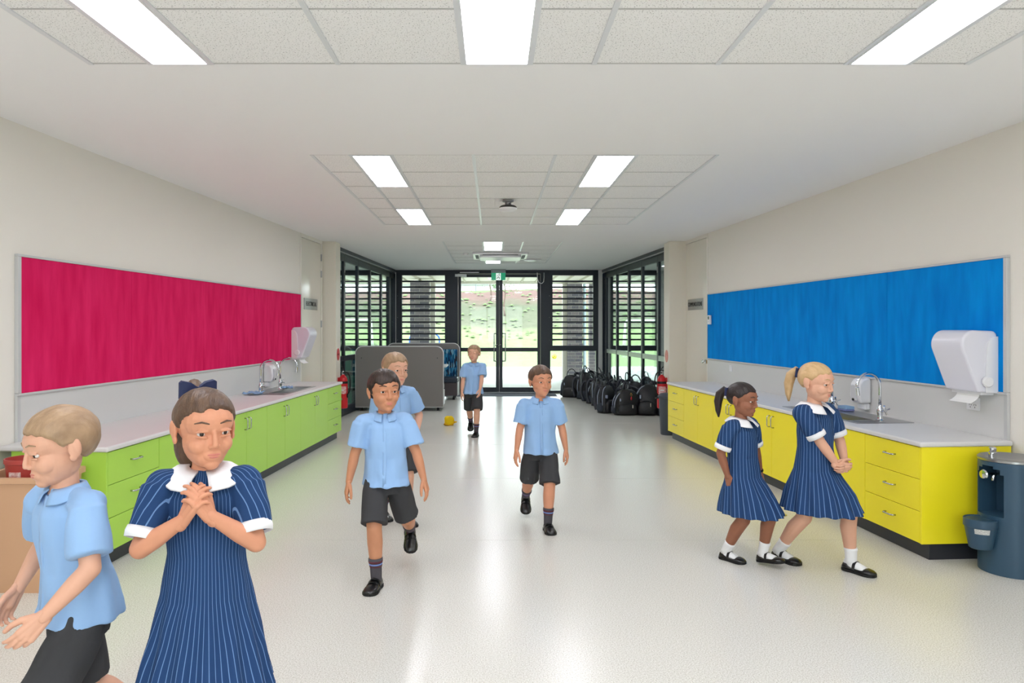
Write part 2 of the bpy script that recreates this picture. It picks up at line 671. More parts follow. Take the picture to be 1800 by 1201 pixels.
def cupboard_door(n, y0, y1, side, sign, sign_label):
    L = (y1 - y0) * math.hypot(1, LB)
    ya = y0 if side == 'L' else y1
    d = frame_obj('door_%d' % n, None, None, ya, side, kind='structure')
    jamb = MB().box(0, 0.045, -0.006, 0.12, 0, CEIL).box(L - 0.045, L, -0.006, 0.12, 0, CEIL).box(0.045, L - 0.045, -0.006, 0.12, CEIL - 0.05, CEIL)
    jamb.build('door_frame', M_WALL, d)
    leaf = MB().box(0.05, L - 0.05, 0.004, 0.044, 0.01, CEIL - 0.055).build('door_leaf', mat('gloss_cream_door', (232, 228, 215), rough=0.12, spec=0.6), d)
    hx = L - 0.047 if side == 'L' else 0.047
    for hz in (0.25, 1.45, 2.18, 2.42):
        h = MB().cyl((hx, -0.008), 0.007, hz, hz + 0.10, 10)
        h.box(hx - 0.012, hx + 0.012, -0.004, 0.006, hz, hz + 0.10)
        h.build('hinge', M_STEEL, d)
    kx = 0.11 if side == 'L' else L - 0.11
    if side == 'R':
        k = MB().lathe([(0.001, -0.05), (0.02, -0.048), (0.026, -0.038), (0.02, -0.026), (0.010, -0.02), (0.010, -0.004), (0.026, -0.003), (0.026, 0.004)], n=18,
                       M=Matrix.Translation((kx, 0, 0.985)) @ Matrix.Rotation(R(-90), 4, 'X'))
        k.build('door_knob', M_CHROME, leaf, smooth='auto')
        MB().box(L - 0.048, L - 0.03, -0.012, 0.0, 0.96, 1.01).build('strike_plate', mat('brass', (190, 150, 80), rough=0.3, metal=1), d)
    s0 = 0.175 * L if side == 'L' else 0.17 * L
    w = 0.56 if side == 'L' else 0.60
    sg = frame_obj('door_sign', sign_label, 'sign', (y0 + (s0 + w / 2) / math.hypot(1, LB)) if side == 'L' else (y1 - (s0 + w / 2) / math.hypot(1, LB)), side, z=1.775)
    MB().box(-w / 2, w / 2, -0.006, 0.004, -0.078, 0.078).build('plate', mat('sign_aluminium', (160, 161, 160), rough=0.3, metal=0.75), sg, bevel=0.001)
    text_mesh('lettering', sign, 0.085, mat('sign_black', (25, 25, 25), rough=0.6), sg, (0, -0.0075, 0.0), (PI / 2, 0, 0), width=w * 0.78 if side == 'L' else w * 0.93)


cupboard_door(1, 9.645, 10.60, 'L', 'ELECTRICAL', 'brushed metal sign reading ELECTRICAL on the cream left cupboard door')
cupboard_door(2, 9.70, 10.66, 'R', 'COMMUNICATIONS', 'brushed metal sign reading COMMUNICATIONS on the cream right cupboard door')

M_PIER = mat('pier_paint', (234, 228, 214), rough=0.5, bump=0.02)
tag(MB().box(-2.72, -2.322, 10.63, 10.93, 0, CEIL).build('wall_pier_left', M_PIER, bevel=0.006), kind='structure')
tag(MB().box(2.592, 3.0, 10.60, 10.93, 0, CEIL).build('wall_pier_right', M_PIER, bevel=0.006), kind='structure')
# closing strips behind the cupboard doors
tag(MB().box(-2.85, -2.64, 9.60, 10.70, 0, CEIL).build('wall_cupboard_left', M_WALL), kind='structure')
tag(MB().box(2.95, 3.15, 9.60, 10.70, 0, CEIL).build('wall_cupboard_right', M_WALL), kind='structure')

# side rooms beyond the glass
M_ROOM = mat('room_paint', (226, 222, 212), rough=0.7)
lr = MB().box(-4.2, -4.1, 10.8, YB, 0, CEIL).box(-4.2, -2.72, 10.8, 10.9, 0, CEIL)
tag(lr.build('wall_side_room_left', M_ROOM), kind='structure')
rr_ = MB().box(3.95, 4.05, 10.8, YB, 0, CEIL).box(3.0, 4.05, 10.8, 10.9, 0, CEIL)
tag(rr_.build('wall_side_room_right', M_ROOM), kind='structure')

for lx, ly, lb_ in ((-3.35, 12.0, 'added fill light panel, unseen in the left side room behind the pier'), (-3.35, 14.4, 'added fill light panel, unseen in the left side room towards the windows'),
                    (3.40, 12.0, 'added fill light panel, unseen in the right side room behind the pier'), (3.55, 14.0, 'added fill light panel, unseen in the right side room towards the windows')):
    t = thing('ceiling_light', lb_, 'light', (lx, ly, CEIL - 0.03), 0, 'recessed ceiling light panels')  # unseen panels added to brighten the far end of the hall through the glass
    MB().box(-0.16, -0.145, -0.61, 0.61, -0.006, 0.029).box(0.145, 0.16, -0.61, 0.61, -0.006, 0.029).box(-0.145, 0.145, -0.61, -0.595, -0.006, 0.029).box(-0.145, 0.145, 0.595, 0.61, -0.006, 0.029).build('frame', M_TBAR, t)
    MB().box(-0.144, 0.144, -0.594, 0.594, -0.002, 0.02).build('diffuser', M_DIFF, t)

# ------------------------------------------------------------------ glazed folding partitions
PRA, PRB = 2.747 + 0.0663 * 11.585, -0.0663
PLA, PLB = -2.463 - 0.0598 * 11.644, 0.0598


def partition(n, side):
    a, b_ = (PLA, PLB) if side == 'L' else (PRA, PRB)
    y0, y1 = 10.93, YB - 0.08
    Lh = math.hypot(1, b_)
    L = (y1 - y0) * Lh
    s = 1 if side == 'L' else -1
    rot = math.atan2(1, b_)          # local x runs away from the camera, local +y towards the left
    d = thing('door_%d' % n, None, None, (a + b_ * y0, y0, 0), rot, kind='structure')
    MB().box(0, L, -0.06, 0.06, CEIL - 0.05, CEIL).box(0, L, -0.035, 0.035, CEIL - 0.085, CEIL - 0.05).build('head_track', M_DARK, d)
    MB().box(0, L, -0.05, -0.043, CEIL - 0.075, CEIL - 0.055).box(0, L, 0.043, 0.05, CEIL - 0.075, CEIL - 0.055).build('track_strip', M_SATIN, d)
    MB().box(0, L, -0.03, 0.03, 0.0, 0.012).build('floor_track', M_SATIN, d)
    MB().box(0, 0.06, -0.05, 0.05, 0.0, CEIL - 0.085).build('jamb', M_DARK, d)
    MB().box(L - 0.06, L, -0.05, 0.05, 0.0, CEIL - 0.085).build('jamb', M_DARK, d)
    ys = [10.99, 11.86, 12.82, 13.77, 14.72, 15.67] if side == 'R' else [10.99, 11.78, 12.68, 13.63, 14.62, 15.40]
    xs = [(y - y0) * Lh for y in ys]
    for i in range(len(xs) - 1):
        p0, p1 = xs[i], xs[i + 1]
        lf = MB()
        w = 0.042
        lf.box(p0 + 0.003, p0 + w, -0.022, 0.022, 0.02, CEIL - 0.09).box(p1 - w, p1 - 0.003, -0.022, 0.022, 0.02, CEIL - 0.09)
        lf.box(p0 + w, p1 - w, -0.022, 0.022, 0.02, 0.14).box(p0 + w, p1 - w, -0.022, 0.022, CEIL - 0.19, CEIL - 0.09)
        leaf = lf.build('folding_leaf', M_DARK, d)
        MB().box(p0 + w, p1 - w, -0.02, 0.02, 0.90, 0.985).build('mid_rail', mat('grey_rail', (150, 158, 152), rough=0.3, metal=0.3) if side == 'R' else M_DARK, leaf)
        MB().box(p0 + w, p1 - w, -0.004, 0.004, 0.14, 0.90).build('pane', M_GLASS, leaf)
        MB().box(p0 + w, p1 - w, -0.004, 0.004, 0.985, CEIL - 0.19).build('pane', M_GLASS, leaf)
        yo = -0.03 if side == 'L' else 0.022
        if i % 2:
            for hz in (0.2, 1.25, 2.35):
                MB().box(p0 - 0.012, p0 + 0.012, yo, yo + 0.008, hz, hz + 0.1).build('hinge', M_STEEL, leaf)
    # fixed dark post closing the far end
    if xs[-1] < L - 0.1:
        MB().box(xs[-1], xs[-1] + 0.05, -0.03, 0.03, 0.0, CEIL - 0.085).build('jamb', M_DARK, d)
        MB().box(xs[-1] + 0.05, L - 0.06, -0.02, 0.02, 0.0, 0.14).box(xs[-1] + 0.05, L - 0.06, -0.02, 0.02, CEIL - 0.19, CEIL - 0.085).build('closing_rail', M_DARK, d)
        MB().box(xs[-1] + 0.05, L - 0.06, -0.004, 0.004, 0.14, CEIL - 0.19).build('pane', M_GLASS, d)
    return d


partition(3, 'L')
partition(4, 'R')

# ------------------------------------------------------------------ far wall: louvred windows and the entrance doors
WIN_N = 0


def louvre_window(x0, x1, o0, o1, low=True):
    """frame x0..x1, louvred opening o0..o1; clear glass below"""
    global WIN_N
    WIN_N += 1
    t = thing('window_%d' % WIN_N, None, None, (0, YB, 0), 0, kind='structure')
    f_ = MB()
    f_.box(x0, o0, -0.06, 0.06, 0.93, CEIL).box(o1, x1, -0.06, 0.06, 0.93, CEIL)
    f_.box(o0, o1, -0.06, 0.06, 2.605, CEIL).box(o0, o1, -0.06, 0.06, 0.93, 1.05)
    f_.box(x0, x0 + 0.05, -0.06, 0.06, 0.0, 0.93).box(x1 - 0.05, x1, -0.06, 0.06, 0.0, 0.93).box(x0 + 0.05, x1 - 0.05, -0.06, 0.06, 0.0, 0.05)
    f_.build('window_frame', M_DARK, t)
    MB().box(x0 + 0.05, x1 - 0.05, -0.005, 0.005, 0.05, 0.93).build('pane', M_GLASS, t)
    n = 12
    pitch = (2.605 - 1.05) / n
    w = (o1 - o0) / 2
    bl = MB().box(-w, w, -0.003, 0.003, -pitch * 0.47, pitch * 0.47).mesh('louvre_blade')
    bl.materials.append(M_GLASS)
    ed = MB().box(-w, w, -0.022, 0.022, -0.018, 0.018).mesh('blade_edge')
    ed.materials.append(M_DARK)
    for i in range(n):
        z = 1.05 + pitch * (i + 0.5)
        b_ = piece('louvre_blade', bl, t, ((o0 + o1) / 2, 0, z), (R(7), 0, 0))
        if i:
            piece('blade_edge', ed, t, ((o0 + o1) / 2, 0, z - pitch / 2), (0, 0, 0), (1, 1, 1.5 if i == 6 else 1))
    for k in (0.12, 0.62, 1.1):
        MB().ball((x0 + 0.03, -0.06, 1.05 + k), 0.008, 8, 6).build('screw', M_SATIN, t)


louvre_window(-2.15, -1.0, -2.024, -1.07)
louvre_window(1.215, 2.327, 1.315, 2.213)
louvre_window(-3.55, -2.30, -3.40, -2.37)
louvre_window(2.56, 3.70, 2.656, 3.605)
bw = MB()
bw.box(-4.2, -3.55, YB - 0.06, YB + 0.06, 0, CEIL).box(-2.30, -2.15, YB - 0.1, YB + 0.06, 0, CEIL)
bw.box(2.327, 2.56, YB - 0.1, YB + 0.06, 0, CEIL).box(3.70, 4.05, YB - 0.06, YB + 0.06, 0, CEIL)
tag(bw.build('wall_back', mat('post_white', (222, 222, 220), rough=0.5)), kind='structure')

# entrance doors: frame, two leaves
d5 = thing('door_5', None, None, (0.134, YB, 0), 0, kind='structure')
fr = MB()
X0, X1 = -1.134, 1.081
fr.box(X0, -0.915, -0.07, 0.07, 0, CEIL).box(0.915, X1, -0.07, 0.07, 0, CEIL).box(-0.915, 0.915, -0.07, 0.07, 2.64, CEIL)
fr.build('door_frame', M_DARK, d5)
MB().box(-0.915, 0.915, -0.09, 0.07, 0.0, 0.02).build('threshold', M_SATIN, d5)
for s, e0, e1 in ((-1, -0.91, -0.0008), (1, 0.0008, 0.91)):
    lf = MB()
    lf.box(e0, e0 + (0.062 if s < 0 else 0.073), -0.025, 0.025, 0.02, 2.635).box(e1 - (0.073 if s < 0 else 0.062), e1, -0.025, 0.025, 0.02, 2.635)
    g0 = e0 + (0.062 if s < 0 else 0.073)
    g1 = e1 - (0.073 if s < 0 else 0.062)
    lf.box(g0, g1, -0.025, 0.025, 0.02, 0.12).box(g0, g1, -0.025, 0.025, 0.915, 1.0).box(g0, g1, -0.025, 0.025, 2.565, 2.635)
    leaf = lf.build('door_leaf', M_DARK, d5)
    MB().box(g0, g1, -0.004, 0.004, 0.12, 0.915).build('pane', M_GLASS, leaf)
    MB().box(g0, g1, -0.004, 0.004, 1.0, 2.565).build('pane', M_GLASS, leaf)
    hx = -0.115 if s < 0 else 0.135
    MB().tube([(hx * 0.45, -0.025, 1.30), (hx * 0.6, -0.065, 1.315), (hx, -0.07, 1.315), (hx, -0.07, 1.30), (hx, -0.07, 0.72), (hx, -0.07, 0.705), (hx * 0.6, -0.065, 0.705), (hx * 0.45, -0.025, 0.72)],
              0.013, 8).build('pull_handle', M_SATIN, leaf, smooth=True)
    MB().tube([(hx * 0.3, -0.025, 1.08), (hx * 0.3, -0.06, 1.08), (hx * 0.3 - 0.06, -0.065, 1.045)], 0.010, 8).build('lever', M_SATIN, leaf, smooth=True)
    if s < 0:
        MB().box(-0.98, -0.72, -0.12, -0.04, 2.57, 2.63).build('closer_body', M_SATIN, leaf, bevel=0.004)
        MB().box(-0.87, -0.45, -0.11, -0.075, 2.655, 2.675).build('closer_arm', M_SATIN, leaf)
MB().tube([(0.84, -0.075, 2.66), (0.845, -0.08, 2.52), (0.88, -0.085, 2.44), (0.94, -0.085, 2.42), (0.98, -0.085, 2.46), (0.99, -0.08, 2.55), (0.99, -0.075, 2.66)],
          0.008, 8).build('cable_loop', M_WHITE, d5, smooth=True)

# ------------------------------------------------------------------ benches along both walls
M_GREEN = mat('lime_laminate', (176, 222, 84), rough=0.35, spec=0.4)
M_YEL = mat('yellow_laminate', (252, 236, 36), rough=0.35, spec=0.4)
M_KICK = mat('black_kickboard', (40, 42, 48), rough=0.4)
RFA, RFB = 2.9811, -0.0757
LFA, LFB = -2.5475, 0.0604
BENCH_Z = 0.736


def front(y, side):
    return (LFA + LFB * y) if side == 'L' else (RFA + RFB * y)


def bench_frame(name, label, cat, y, side, group=None, z=0.0):
    if side == 'L':
        return thing(name, label, cat, (front(y, side), y, z), math.atan2(1, LFB), group)
    return thing(name, label, cat, (front(y, side), y, z), math.atan2(-1, -RFB), group)


def bow_handle(parent, x, z, vert, y=0.0):
    h = 0.05
    pts = [(-h, 0.0), (-h, -0.018), (-h + 0.012, -0.028), (h - 0.012, -0.028), (h, -0.018), (h, 0.0)]
    p3 = [((x, y + b_, z + a) if vert else (x + a, y + b_, z)) for a, b_ in pts]
    MB().tube(p3, 0.0052, 8).build('handle', M_SATIN, parent, smooth=True)


def carcass(w, o, dep):
    zt = BENCH_Z - 0.034
    c = MB().box(0.001, 0.017, o + 0.02, dep, 0.10, zt).box(w - 0.017, w - 0.001, o + 0.02, dep, 0.10, zt)
    c.box(0.017, w - 0.017, o + 0.02, dep, 0.10, 0.116).box(0.017, w - 0.017, dep - 0.012, dep, 0.116, zt)
    c.box(0.017, w - 0.017, o + 0.02, o + 0.036, zt - 0.03, zt)
    return c


def drawer_unit(label, y, side, w, m, end=None, dep=0.585):
    t = bench_frame('drawer_cabinet', label, 'cabinet', y, side, 'bench drawer cabinets')
    o = 0.016
    carcass(w, o, dep).build('body', m, t)
    k0, k1 = (0.0, w)
    MB().box(k0 + (0.012 if end == 'l' else 0), k1 - (0.012 if end == 'r' else 0), o + 0.055, dep - 0.02, 0.0, 0.10).build('kickboard', M_KICK, t)
    z0, z1 = 0.101, BENCH_Z - 0.036
    dz = (z1 - z0) / 3
    e0 = 0.02 if end == 'l' else 0.002
    e1 = 0.02 if end == 'r' else 0.002
    for i in range(3):
        d = MB().box(e0, w - e1, o, o + 0.018, z0 + dz * i + 0.0016, z0 + dz * (i + 1) - 0.0016).build('drawer', m, t, bevel=0.001)
        bow_handle(d, w / 2 + (0.01 if end == 'l' else -0.01), z0 + dz * (i + 0.58), False, o)
    if end:
        x = (0.0, 0.018) if end == 'l' else (w - 0.018, w)
        MB().box(x[0], x[1], o, dep + 0.02, 0.10, BENCH_Z - 0.031).build('end_panel', m, t, bevel=0.001)
    return t


def door_unit(label, y, side, w, m, dep=0.585):
    t = bench_frame('door_cabinet', label, 'cabinet', y, side, 'bench door cabinets')
    o = 0.016
    carcass(w, o, dep).build('body', m, t)
    MB().box(0, w, o + 0.055, dep - 0.02, 0.0, 0.10).build('kickboard', M_KICK, t)
    for i in range(2):
        d = MB().box(w / 2 * i + 0.0018, w / 2 * (i + 1) - 0.0018, o, o + 0.018, 0.101, BENCH_Z - 0.037).build('door', m, t, bevel=0.001)
        bow_handle(d, w / 2 + (-0.038 if i == 0 else 0.038), 0.60, True, o)
    return t


LY = [4.283, 4.885, 5.87, 6.84, 7.82, 8.84, 9.44]
Ln = math.hypot(1, LFB)
drawer_unit('lime green three-drawer cabinet at the near end of the left bench', LY[0], 'L', (LY[1] - LY[0]) * Ln, M_GREEN, 'l')
for i, w_ in enumerate(['nearest to the camera, behind the person with the hair bow', 'second of four counted from the near end', 'third of four counted from the near end', 'farthest of four, beside the far drawers']):
    door_unit('lime green two-door cabinet, ' + w_, LY[i + 1], 'L', (LY[i + 2] - LY[i + 1]) * Ln, M_GREEN)
drawer_unit('lime green three-drawer cabinet at the far end by the fire extinguisher', LY[5], 'L', (LY[6] - LY[5]) * Ln, M_GREEN, 'r')
RY = [4.464, 5.06, 6.01, 6.94, 7.87, 8.80, 9.41]
Rn = math.hypot(1, RFB)
drawer_unit('yellow three-drawer cabinet beside the drinking fountain', RY[1], 'R', (RY[1] - RY[0]) * Rn, M_YEL, 'r')
for i, w_ in enumerate(['under the near end of the sink, next to the near drawers', 'behind the person with clasped hands', 'behind the shorter person on the right', 'farthest of four, next to the far drawers']):
    door_unit('yellow two-door cabinet, ' + w_, RY[i + 2], 'R', (RY[i + 2] - RY[i + 1]) * Rn, M_YEL)
drawer_unit('yellow three-drawer cabinet at the far end beside the grey bin', RY[6], 'R', (RY[6] - RY[5]) * Rn, M_YEL, 'l')


def countertop(label, side, ya, yb, s0, s1):
    """bench top in one piece with a cut-out for the sink between ys s0 and s1"""
    n = Ln if side == 'L' else Rn
    y_root = ya if side == 'L' else yb
    t = bench_frame('countertop', label, 'countertop', y_root, side)
    L = (yb - ya) * n

    def back(u):
        y = ya + u / n if side == 'L' else yb - u / n
        return (abs((wl(y) if side == 'L' else wr(y)) - front(y, side)) - 0.012) / 1.0

    h0, h1 = ((s0 - ya) * n, (s1 - ya) * n) if side == 'L' else ((yb - s1) * n, (yb - s0) * n)
    us = [0, h0, h1, L]
    vs4 = lambda u: [0.0, 0.125, 0.535, back(u)]
    bm = bmesh.new()
    top = [[bm.verts.new((u, v, BENCH_Z)) for v in vs4(u)] for u in us]
    bot = [[bm.verts.new((u, v, BENCH_Z - 0.032)) for v in vs4(u)] for u in us]
    for i in range(3):
        for j in range(3):
            if i == 1 and j == 1:
                continue
            bm.faces.new((top[i][j], top[i + 1][j], top[i + 1][j + 1], top[i][j + 1]))
            bm.faces.new((bot[i][j], bot[i][j + 1], bot[i + 1][j + 1], bot[i + 1][j]))
    for i in range(3):
        bm.faces.new((top[i][0], bot[i][0], bot[i + 1][0], top[i + 1][0]))
        bm.faces.new((top[i][3], top[i + 1][3], bot[i + 1][3], bot[i][3]))
        bm.faces.new((top[0][i], top[0][i + 1], bot[0][i + 1], bot[0][i]))
        bm.faces.new((top[3][i], bot[3][i], bot[3][i + 1], top[3][i + 1]))
    for (a, b_) in (((1, 1), (2, 1)), ((2, 1), (2, 2)), ((2, 2), (1, 2)), ((1, 2), (1, 1))):
        bm.faces.new((top[a[0]][a[1]], top[b_[0]][b_[1]], bot[b_[0]][b_[1]], bot[a[0]][a[1]]))
    bmesh.ops.recalc_face_normals(bm, faces=bm.faces)
    me = bpy.data.meshes.new('worktop')
    bm.to_mesh(me)
    bm.free()
    link('worktop', me, M_BENCH, t, bevel=0.011, seg=3)
    return t


countertop('pale grey laminate countertop along the lime green cabinets', 'L', 4.27, 9.455, 7.58, 8.65)
countertop('pale grey laminate countertop along the yellow cabinets', 'R', 4.452, 9.425, 5.32, 6.45)


def sink(label, side, y0, y1):
    n = Ln if side == 'L' else Rn
    L = (y1 - y0) * n
    t = bench_frame('sink', label, 'sink', y0 if side == 'L' else y1, side, 'bench sinks')
    v0, v1 = 0.108, 0.552
    b0, b1 = (0.16, L - 0.05) if side == 'L' else (0.05, L - 0.16)
    vb0, vb1 = 0.14, 0.345
    zt = BENCH_Z + 0.004
    bm = bmesh.new()
    us = [-0.012, b0, b1, L + 0.012]
    vv = [v0, vb0, vb1, v1]
    top = [[bm.verts.new((u, v, zt)) for v in vv] for u in us]
    for i in range(3):
        for j in range(3):
            if i == 1 and j == 1:
                continue
            bm.faces.new((top[i][j], top[i + 1][j], top[i + 1][j + 1], top[i][j + 1]))
    ring = [top[1][1], top[2][1], top[2][2], top[1][2]]
    low = [bm.verts.new((p.co.x + sx * 0.012, p.co.y + sy * 0.012, zt - 0.15)) for p, sx, sy in zip(ring, (1, -1, -1, 1), (1, 1, -1, -1))]
    for i in range(4):
        j = (i + 1) % 4
        bm.faces.new((ring[i], low[i], low[j], ring[j]))
    bm.faces.new(low)
    rim = [top[0][0], top[3][0], top[3][3], top[0][3]]
    bmesh.ops.recalc_face_normals(bm, faces=bm.faces)
    me = bpy.data.meshes.new('basin')
    bm.to_mesh(me)
    bm.free()
    o = link('basin', me, M_STEEL, t)
    sd = o.modifiers.new('solid', 'SOLIDIFY')
    sd.thickness = 0.004
    sd.offset = -1
    MB().cyl((b0 + 0.16, 0.24), 0.03, zt - 0.15, zt - 0.1455, 16).build('waste', M_CHROME, t)
    for k in range(7):
        uu = (0.0 + 0.018 * k + 0.006) if side == 'L' else (L - 0.006 - 0.018 * k)
        MB().box(uu - 0.003, uu + 0.003, vb0, vb1, zt - 0.001, zt + 0.002).build('drain_rib', M_STEEL, t)


sink('stainless steel sink set in the left bench under two gooseneck taps', 'L', 7.58, 8.65)
sink('stainless steel sink set in the right bench by the yellow cabinets', 'R', 5.32, 6.45)


def tap(label, x, y, ang):
    t = thing('gooseneck_tap', label, 'tap', (x, y, BENCH_Z + 0.004), ang, 'gooseneck sink taps')
    MB().lathe([(0.030, 0), (0.030, 0.006), (0.022, 0.012), (0.018, 0.03), (0.020, 0.05), (0.024, 0.07), (0.022, 0.09), (0.014, 0.105), (0.012, 0.12)], n=18).build('base', M_CHROME, t, smooth='auto')
    r = 0.098
    pts = [(0, 0, 0.11), (0, 0, 0.20), (0, 0, 0.262)]
    for i in range(1, 11):
        a = PI * i / 10 * 1.06
        pts.append((0, -r + r * math.cos(a), 0.262 + r * math.sin(a)))
    q = Vector(pts[-1])
    MB().tube(pts, 0.0105, 12).build('neck', M_CHROME, t, smooth=True)
    MB().tube([q + Vector((0, 0.001, 0.01)), q + Vector((0, 0.004, -0.02))], 0.013, 12).tube([q + Vector((0, 0.004, -0.02)), q + Vector((0, 0.008, -0.05))], 0.0145, 12).build('aerator', M_CHROME, t, smooth='auto')
    h = MB().tube([(0.018, 0, 0.075), (0.05, 0, 0.082)], 0.011, 12)
    h.build('valve', M_CHROME, t, smooth='auto')
    hd = MB().tube([(0.05, 0, 0.082), (0.062, 0, 0.084)], 0.014, 12)
    for a in (20, 110, 200, 290):
        c_, s_ = math.cos(R(a)), math.sin(R(a))
        hd.tube([(0.056, 0.01 * c_, 0.083 + 0.01 * s_), (0.060, 0.036 * c_, 0.083 + 0.036 * s_)], [0.0055, 0.0075], 8)
    hd.build('cross_handle', M_CHROME, t, smooth='auto')


tap('nearer chrome gooseneck tap at the left bench sink', -2.49, 7.70, R(88))
tap('farther chrome gooseneck tap at the left bench sink', -2.44, 8.24, R(88))
tap('nearer chrome gooseneck tap at the right bench sink', 2.94, 5.47, R(-80))
tap('farther chrome gooseneck tap at the right bench sink', 2.90, 6.16, R(-80))


# ------------------------------------------------------------------ splashbacks and pinboards
def splash(n, side, y0, y1):
    t = 0.012
    if side == 'L':
        poly = [(wl(y0) + t, y0), (wl(y1) + t, y1), (wl(y1), y1), (wl(y0), y0)]
    else:
        poly = [(wr(y0) - t, y0), (wr(y0), y0), (wr(y1), y1), (wr(y1) - t, y1)]
    tag(MB().prism(poly, BENCH_Z - 0.03, 1.02).build('trim_%d' % n, M_SPLASH), kind='structure')
    # slim upright edging at the near end
    e = 0.03
    if side == 'L':
        poly = [(wl(y0) + 0.018, y0 - e), (wl(y0) + 0.018, y0), (wl(y0), y0), (wl(y0), y0 - e)]
    else:
        poly = [(wr(y0) - 0.018, y0 - e), (wr(y0), y0 - e), (wr(y0), y0), (wr(y0) - 0.018, y0)]
    tag(MB().prism(poly, BENCH_Z - 0.03, 1.02).build('trim_%d' % (n + 2), M_WFRAME), kind='structure')


splash(1, 'L', 4.487, 9.64)
splash(2, 'R', 4.566, 9.70)


def pinboard(label, side, y0, y1, seams, m):
    hy = math.hypot(1, LB)
    t = frame_obj('pinboard', label, 'pinboard', y0 if side == 'L' else y1, side, z=1.02)
    L = (y1 - y0) * hy
    Z = 0.885
    w = 0.030
    f_ = MB()
    f_.box(0, L, -0.026, 0, 0, 0.016).box(0, L, -0.026, 0, Z - 0.016, Z)
    f_.box(0, w if side == 'L' else 0.012, -0.026, 0, 0.016, Z - 0.016).box(L - (w if side == 'R' else 0.012), L, -0.026, 0, 0.016, Z - 0.016)
    f_.build('frame', M_WFRAME, t, bevel=0.003)
    br = [y0 + (w / hy if side == 'L' else w)] + seams + [y1 - 0.012]
    br[0] = y0 + w
    for a, b_ in zip(br[:-1], br[1:]):
        u0, u1 = ((a - y0) * hy, (b_ - y0) * hy) if side == 'L' else ((y1 - b_) * hy, (y1 - a) * hy)
        MB().box(u0 + 0.0012, u1 - 0.0012, -0.018, -0.002, 0.016, Z - 0.016).build('felt_panel', m, t, bevel=0.0015, seg=1)


pinboard('long magenta felt pinboard above the left bench', 'L', 4.457, 9.64, [5.69, 6.89, 8.09, 9.29], felt_mat('magenta_felt', (214, 22, 86), (232, 44, 106)))
pinboard('long bright blue felt pinboard above the right bench', 'R', 4.536, 9.69, [5.77, 7.0, 8.22, 9.43], felt_mat('blue_felt', (0, 128, 218), (6, 150, 236)))


# ------------------------------------------------------------------ dispensers, outlets and small wall things
M_TRANS = mat('pearl_plastic', (226, 226, 236), rough=0.22, spec=0.5)


def towel_dispenser(label, side, y, z):
    t = frame_obj('paper_towel_dispenser', label, 'dispenser', y, side, 'paper towel dispensers', z=z, off=0.02)
    prof = [(0.0, 0.0), (0.0, 0.375), (-0.02, 0.395)] + [(-0.155 - 0.085 * math.sin(R(a)), 0.305 + 0.095 * math.cos(R(a))) for a in range(0, 120, 12)] + [(-0.13, 0.0)]
    MB().prism([(p[0], p[1]) for p in prof][::-1], -0.15, 0.15, axis='x').build('cover', M_TRANS, t, smooth='auto', bevel=0.016, seg=3)
    sx = 1 if side == 'R' else -1
    x0 = sx * 0.150
    side_p = [(0.0, -0.005), (0.0, 0.36)] + [(-0.01 - 0.065 * math.sin(R(a)), 0.28 + 0.08 * math.cos(R(a))) for a in range(0, 91, 15)] + [(-0.085, 0.10), (-0.08, 0.0)]
    MB().prism(side_p[::-1], min(x0, x0 + sx * 0.006), max(x0, x0 + sx * 0.006), axis='x').build('side_plate', M_WHITE, t)
    Mx = Matrix.Translation((x0 + sx * 0.006, -0.075, 0.07)) @ Matrix.Rotation(R(90 * sx), 4, 'Y')
    MB().lathe([(0.036, 0), (0.036, 0.012), (0.030, 0.018), (0.02, 0.018)], n=20, M=Mx).build('knob', M_WHITE, t, smooth='auto')
    MB().box(-0.13, 0.13, -0.10, -0.01, -0.018, 0.0).build('outlet_slot', M_WHITE, t)
    pt = MB()
    rings = []
    for k in range(5):
        zz = -0.018 - 0.014 * k
        yy = -0.085 - 0.006 * k * k * 0.6
        rings.append([(-0.1, yy, zz), (0.1, yy, zz), (0.1, yy + 0.002, zz), (-0.1, yy + 0.002, zz)])
    pt.loft(rings).build('paper_towel', mat('paper', (244, 244, 242), rough=0.9), t)


towel_dispenser('large white paper towel dispenser overlapping the blue pinboard', 'R', 4.765, 1.03)
towel_dispenser('white paper towel dispenser at the far end of the magenta pinboard', 'L', 9.42, 1.055)


def soap_dispenser(label, side, y, z):
    t = frame_obj('soap_dispenser', label, 'dispenser', y, side, 'soap dispensers', z=z, off=0.013)
    t.scale = (1.25, 1.12, 1.0)
    prof = [(0, 0.0), (0, 0.205), (-0.03, 0.215), (-0.07, 0.20), (-0.095, 0.16), (-0.10, 0.06), (-0.085, 0.0)]
    MB().prism(prof[::-1], -0.055, 0.055, axis='x').build('housing', M_WHITE, t, smooth='auto', bevel=0.015, seg=3)
    MB().box(-0.03, 0.03, -0.108, -0.09, 0.02, 0.15).build('push_lever', mat('pale_grey_plastic', (214, 214, 218), rough=0.3), t, bevel=0.006)
    MB().ball((0, -0.108, 0.03), (0.014, 0.006, 0.012), 12, 8).build('sight_window', M_BLACK, t, smooth=True)
    MB().box(-0.045, 0.045, -0.05, 0, -0.055, 0.0).build('drip_cup', M_WHITE, t, bevel=0.012)


soap_dispenser('white soap dispenser behind the near tap of the right sink', 'R', 6.05, 0.815)
soap_dispenser('white soap dispenser behind the taps of the left sink', 'L', 8.42, 0.815)


